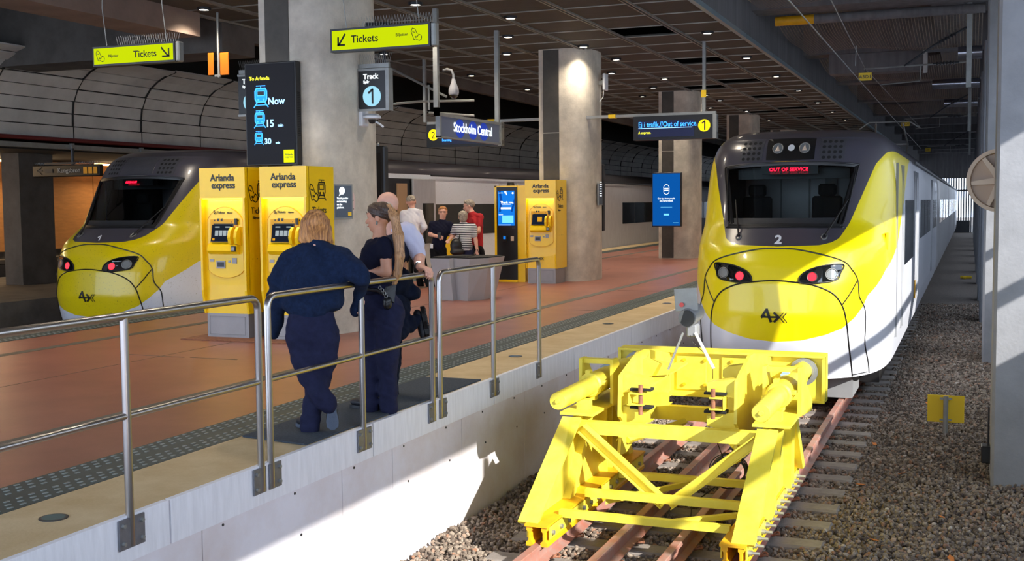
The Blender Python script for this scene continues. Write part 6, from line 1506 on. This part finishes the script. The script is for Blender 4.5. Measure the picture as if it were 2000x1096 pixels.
# ---------------- bald man with a vest
def man_vest():
    D = depth((-4.66, 8.9, 1.2)); J = lambda u, v, dd=0.: np.array(U(u, v, D+dd)); base = V3(-4.62, 8.85, 0)
    r = thing('person', 'bald man in a navy vest behind the ponytail woman, one foot raised', 'person', tuple(base), 'three people leaning on the railing')
    fw = unit(V3(-.9, -.35, 0)); rt = np.cross(fw, UP); hc = J(757, 402, .05); nk = J(766, 440, .03)
    b = Field(.006, .02); q = head(b, hc, unit(V3(-.75, .35, -.1)), UP, .112); b.cap(nk-UP*.03, hc-UP*.05, .062, .06)
    sh, el, wr = J(800, 458, -.02), J(819, 498, .02), J(817, 518, -.05)
    wr = V3(-4.36, 9.02, 1.17)*.0+J(818, 520, -.12)
    b.chain([nk, J(775, 500), J(775, 560), J(772, 600)], [.07, .09, .085, .08]).chain([sh, el, wr], [.045, .05, .036]).chain([J(745, 460, .15), J(735, 500, .2), J(735, 525, .1)], [.06, .05, .035])
    # hand closed over the rail
    w0 = V3(-4.335, wr[1]*0+8.55, 1.16); w0 = np.array(U(820, 521, D-.13)); dirh = unit(V3(RXX-.0-w0[0], -.12, 1.118-w0[2]))
    w0 = V3(-4.335, 8.72, 1.165); dh = unit(V3(.75, -.35, -.12))
    b.chain([el, wr*.35+w0*.65, w0], [.05, .04, .033], .02)
    hand(b, w0, dh, V3(-.15, 0, -1), 1.08, .95, 1); hand(b, J(735, 525, .1), unit(V3(-.3, .9, -.1)), -UP, 1., .4, -1)
    b.chain([J(768, 610, .05), J(765, 705, .05), J(762, 780, .05)], [.09, .06, .045]).chain([J(776, 612), J(777, 648, -.12), J(815, 622, .05)], [.07, .05, .04])
    P('body', b, 'skin', r)
    s = Field(.0065, .035); s.chain([J(772, 452), J(794, 455), J(807, 473), J(816, 496)], [.06, .09, .086, .072]).chain([J(748, 458, .15), J(736, 492, .2)], [.08, .07])
    P('shirt', s, 'shirt2', r, fold(21, 0.0037, (57, 57, 41)))
    v = Field(.0065, .04); v.ell(J(772, 490, .02), (.19, .135, .16), (rt, fw, UP)).ell(J(776, 550, .0), (.185, .135, .14), (rt, fw, UP)).cap(J(742, 578), J(808, 572), .07, .065).cap(J(758, 450, .05), J(784, 450, .03), .075, .072)
    P('vest', v, 'navy2', r, fold(22, 0.0053, (41, 41, 36)))
    t = Field(.0068, .035); t.ell(J(772, 596, .02), (.17, .135, .16), (rt, fw, UP)).chain([J(766, 620, .05), J(765, 705, .05), J(762, 765, .05), J(760, 795, .05)], [.105, .078, .066, .07]).chain([J(778, 615, .0), J(778, 648, -.12)], [.10, .075])
    t.chain([J(778, 648, -.12), J(800, 634, -.02), J(815, 624, .05)], [.075, .062, .052])
    P('trousers', t, 'navy2', r, fold(23, 0.0045, (52, 52, 52)))
    hl = J(822, 603, .08); te = J(832, 652, .02); te = hl+unit(te-hl)*.27; u_ = unit(J(790, 626)-J(828, 626))
    f = Field(.006, .02); shoe(f, hl, te, u_, 1.1); P('shoe', f, 'shoe', r); sole('shoe_sole', hl, te, u_, r, 'black', .03, True, 1.1)
    h2 = V3(-4.70, 8.9, .045); te = h2+unit(V3(-.9, -.3, 0))*.27; f = Field(.007, .02); shoe(f, h2, te, UP, 1.05); P('shoe', f, 'shoe', r)
    wc = w0-dh*.03; d_ = Vector(dh); a_ = d_.cross(Vector((0, 0, 1))).normalized(); c_ = d_.cross(a_)
    mb = MB().tube([Vector(wc)+a_*.037*math.cos(k*PI/8)+c_*.037*math.sin(k*PI/8) for k in range(16)], .007, 6, closed=True); wt = mb.build('wristwatch', 'black', r, True)
    MB().bbox(Vector(wc)+Vector((0, 0, .038)), .016, .014, .006, .004).build('watch_face', 'lcd_white', wt)
man_vest()
# ---------------- people near the train
def bg_person(lab, D, pts, mats, grp='people standing beside the left train', seed=0, hairkind='short', extra=None, face=(0, -1, 0), female=False, res=.011, R=.112):
    """pts: dict of joints in (u,v,dd)"""
    J = lambda u, v, dd=0.: np.array(U(u, v, D+dd)); q = {k: J(*p) for k, p in pts.items()}
    base = q['hip'].copy(); base[2] = 0; r = thing('person', lab, 'person', tuple(base), grp)
    fw = unit(face); rt = np.cross(fw, UP)
    b = Field(res, .02); q['shL'] = q['shL']+UP*.015; q['shR'] = q['shR']+UP*.015; hq = head(b, q['head'], fw, UP, R); b.cap(q['neck'], q['head']-UP*.04, .065, .06); b.chain([q['neck'], q['chest'], q['hip']], [.06, .09, .09])
    for s in 'LR':
        b.chain([q['sh'+s], q['el'+s], q['wr'+s]], [.05, .042, .03]); hand(b, q['wr'+s], unit(q['wr'+s]-q['el'+s]), fw, .95, .5, 1 if s == 'L' else -1)
        b.chain([q['hp'+s], q['kn'+s], q['an'+s]], [.08, .055, .04])
    P('body', b, 'skin', r)
    w_ = .16 if female else .18
    t = Field(res*.9, .035); t.chain([q['shL'], q['neck']-UP*.03, q['shR']], [.062, .068, .062]).ell(q['chest']+UP*.02, (w_+.02, .125, .19), (rt, fw, UP)).cap(q['neck']-UP*.01, q['chest'], .072, .13).cap(q['chest'], q['hip']+UP*.08, .14, .13+.02*female)
    e_ = 1. if mats.get('long') else .5
    for s in 'LR':
        a, e, w = q['sh'+s], q['el'+s], q['wr'+s]
        if mats.get('long'): t.chain([a, e, w-(w-e)*.08], [.072, .055, .04])
        else: t.chain([a, a+(e-a)*.62], [.07, .06])
    P('shirt', t, mats['top'], r, fold(seed, 0.0045, (46, 46, 36)))
    tr = Field(res*.9, .035); tr.ell(q['hip'], (.165+.015*female, .125, .12), (rt, fw, UP))
    for s in 'LR': tr.chain([q['hp'+s], q['kn'+s], q['an'+s]+UP*.02], [.10, .075, .068])
    P('trousers', tr, mats['legs'], r, fold(seed+1, 0.0045, (46, 46, 46)))
    h = Field(.008, .02); A = (rt, fw, UP)
    h.ell(hq(0, -.022, .035), (.097, .108, .093), A).ell(hq(0, .03, .075), (.077, .06, .033), A)
    if hairkind == 'long': h.ell(hq(0, -.05, -.02), (.085, .07, .09), A)
    P('hair', h, mats['hair'], r, lambda X: .005*np.sin(X[..., 0]*110)*np.sin(X[..., 2]*90+X[..., 1]*70))
    for s in 'LR':
        hl = q['an'+s].copy(); hl[2] = .04; te = hl+fw*.25; f = Field(.009, .02); shoe(f, hl-fw*.04, te, UP); P('shoe', f, 'shoe', r)
    if mats.get('glasses'):
        mb = MB()
        for sd in (-1, 1): mb.tube([hq(sd*(.032+.019*math.cos(k*PI/6)), .108, .008+.014*math.sin(k*PI/6)) for k in range(12)], .003, 5, closed=True); mb.tube([hq(sd*.052, .106, .012), hq(sd*.08, .0, .012)], .003, 4)
        mb.build('glasses', 'black', r)
    if extra: extra(r, q, J, hq, fw, rt)
    return r
DW = depth((-10.3, 21.2, 1)); DB = depth((-9.9, 21.5, 1))
bg_person('grey-haired man in a white long-sleeved shirt beside the train', DW,
 dict(head=(803, 394), neck=(805, 410), chest=(803, 434), hip=(812, 484), shL=(788, 419), shR=(819, 417), elL=(784, 452, .1), wrL=(795, 468, .2), elR=(829, 444), wrR=(824, 453, .15), hpL=(808, 492), hpR=(820, 492), knL=(815, 525), anL=(822, 560, .2), knR=(828, 525), anR=(838, 558)),
 dict(top='shirt', legs='dark', hair='hairg', long=True), seed=31, face=(-.25, .97, 0), R=.125)
def phone(r, q, J, hq, fw, rt): MB().bbox(Vector(q['wrL']+fw*.1+UP*.03), .035, .01, .06, .006).build('phone', 'black', r); MB().bbox(Vector(J(843, 481, -.2)), .03, .01, .045, .004).build('badge', 'white', r)
bg_person('woman with glasses in a dark polo shirt facing the viewer, holding a phone', DB,
 dict(head=(865, 415), neck=(864, 432), chest=(861, 452), hip=(856, 488), shL=(844, 440), shR=(879, 441), elL=(840, 458, -.05), wrL=(858, 463, -.2), elR=(884, 462, -.05), wrR=(876, 470, -.2), hpL=(849, 497), hpR=(864, 497), knL=(851, 535), anL=(853, 575), knR=(866, 535), anR=(868, 573)),
 dict(top='tee', legs='dark', hair='hairb', glasses=True), seed=33, face=(.42, -.9, 0), female=True, extra=phone)
def bag(r, q, J, hq, fw, rt):
    f = Field(.009, .03); f.ell(J(891, 480, -.25), (.12, .09, .15), (rt, fw, UP)).ell(J(893, 492, -.25), (.15, .10, .08), (rt, fw, UP)); P('shoulder_bag', f, 'leather', r, fold(4, .006))
    MB().tube([J(897, 436, -.13), J(899, 455, -.2), J(896, 470, -.24)], .012, 6).build('bag_strap', 'leather', r)
bg_person('woman in a black and white striped top with a black shoulder bag', DB,
 dict(head=(904, 424, -.1), neck=(905, 438, -.1), chest=(907, 455, -.1), hip=(909, 490, -.1), shL=(890, 445, -.1), shR=(924, 445, -.1), elL=(882, 460, -.05), wrL=(889, 455, .1), elR=(929, 470, -.1), wrR=(932, 490, -.15), hpL=(902, 498, -.1), hpR=(916, 498, -.1), knL=(903, 535, -.1), anL=(903, 575, -.1), knR=(917, 535, -.1), anR=(917, 575, -.1)),
 dict(top='striped', legs='navy', hair='hairg'), seed=35, face=(-.5, .86, 0), hairkind='long', female=True, extra=bag)
bg_person('man in a red tee shirt and glasses beside the woman in stripes', DB,
 dict(head=(916, 402, .35), neck=(922, 417, .35), chest=(930, 440, .35), hip=(932, 485, .35), shL=(916, 425, .45), shR=(938, 425, .25), elL=(915, 450, .4), wrL=(905, 468, .4), elR=(935, 452, .1), wrR=(918, 462, .15), hpL=(926, 495, .35), hpR=(938, 495, .35), knL=(926, 535, .35), anL=(926, 575, .35), knR=(938, 535, .35), anR=(938, 575, .35)),
 dict(top='red', legs='dark', hair='hairg', glasses=True), seed=37, face=(-.92, -.3, -.2))
c = Vector(U(931, 506, DB-.2)); r = thing('handbag', 'small black handbag held low beside the man in red', 'bag', tuple(c)); MB().bbox(c, .11, .05, .07, .02).build('bag_body', 'leather', r, True); MB().tube([c+Vector((-.07, 0, .07)), c+Vector((-.02, 0, .2)), c+Vector((.02, 0, .2)), c+Vector((.07, 0, .07))], .008, 6).build('bag_handle', 'leather', r)
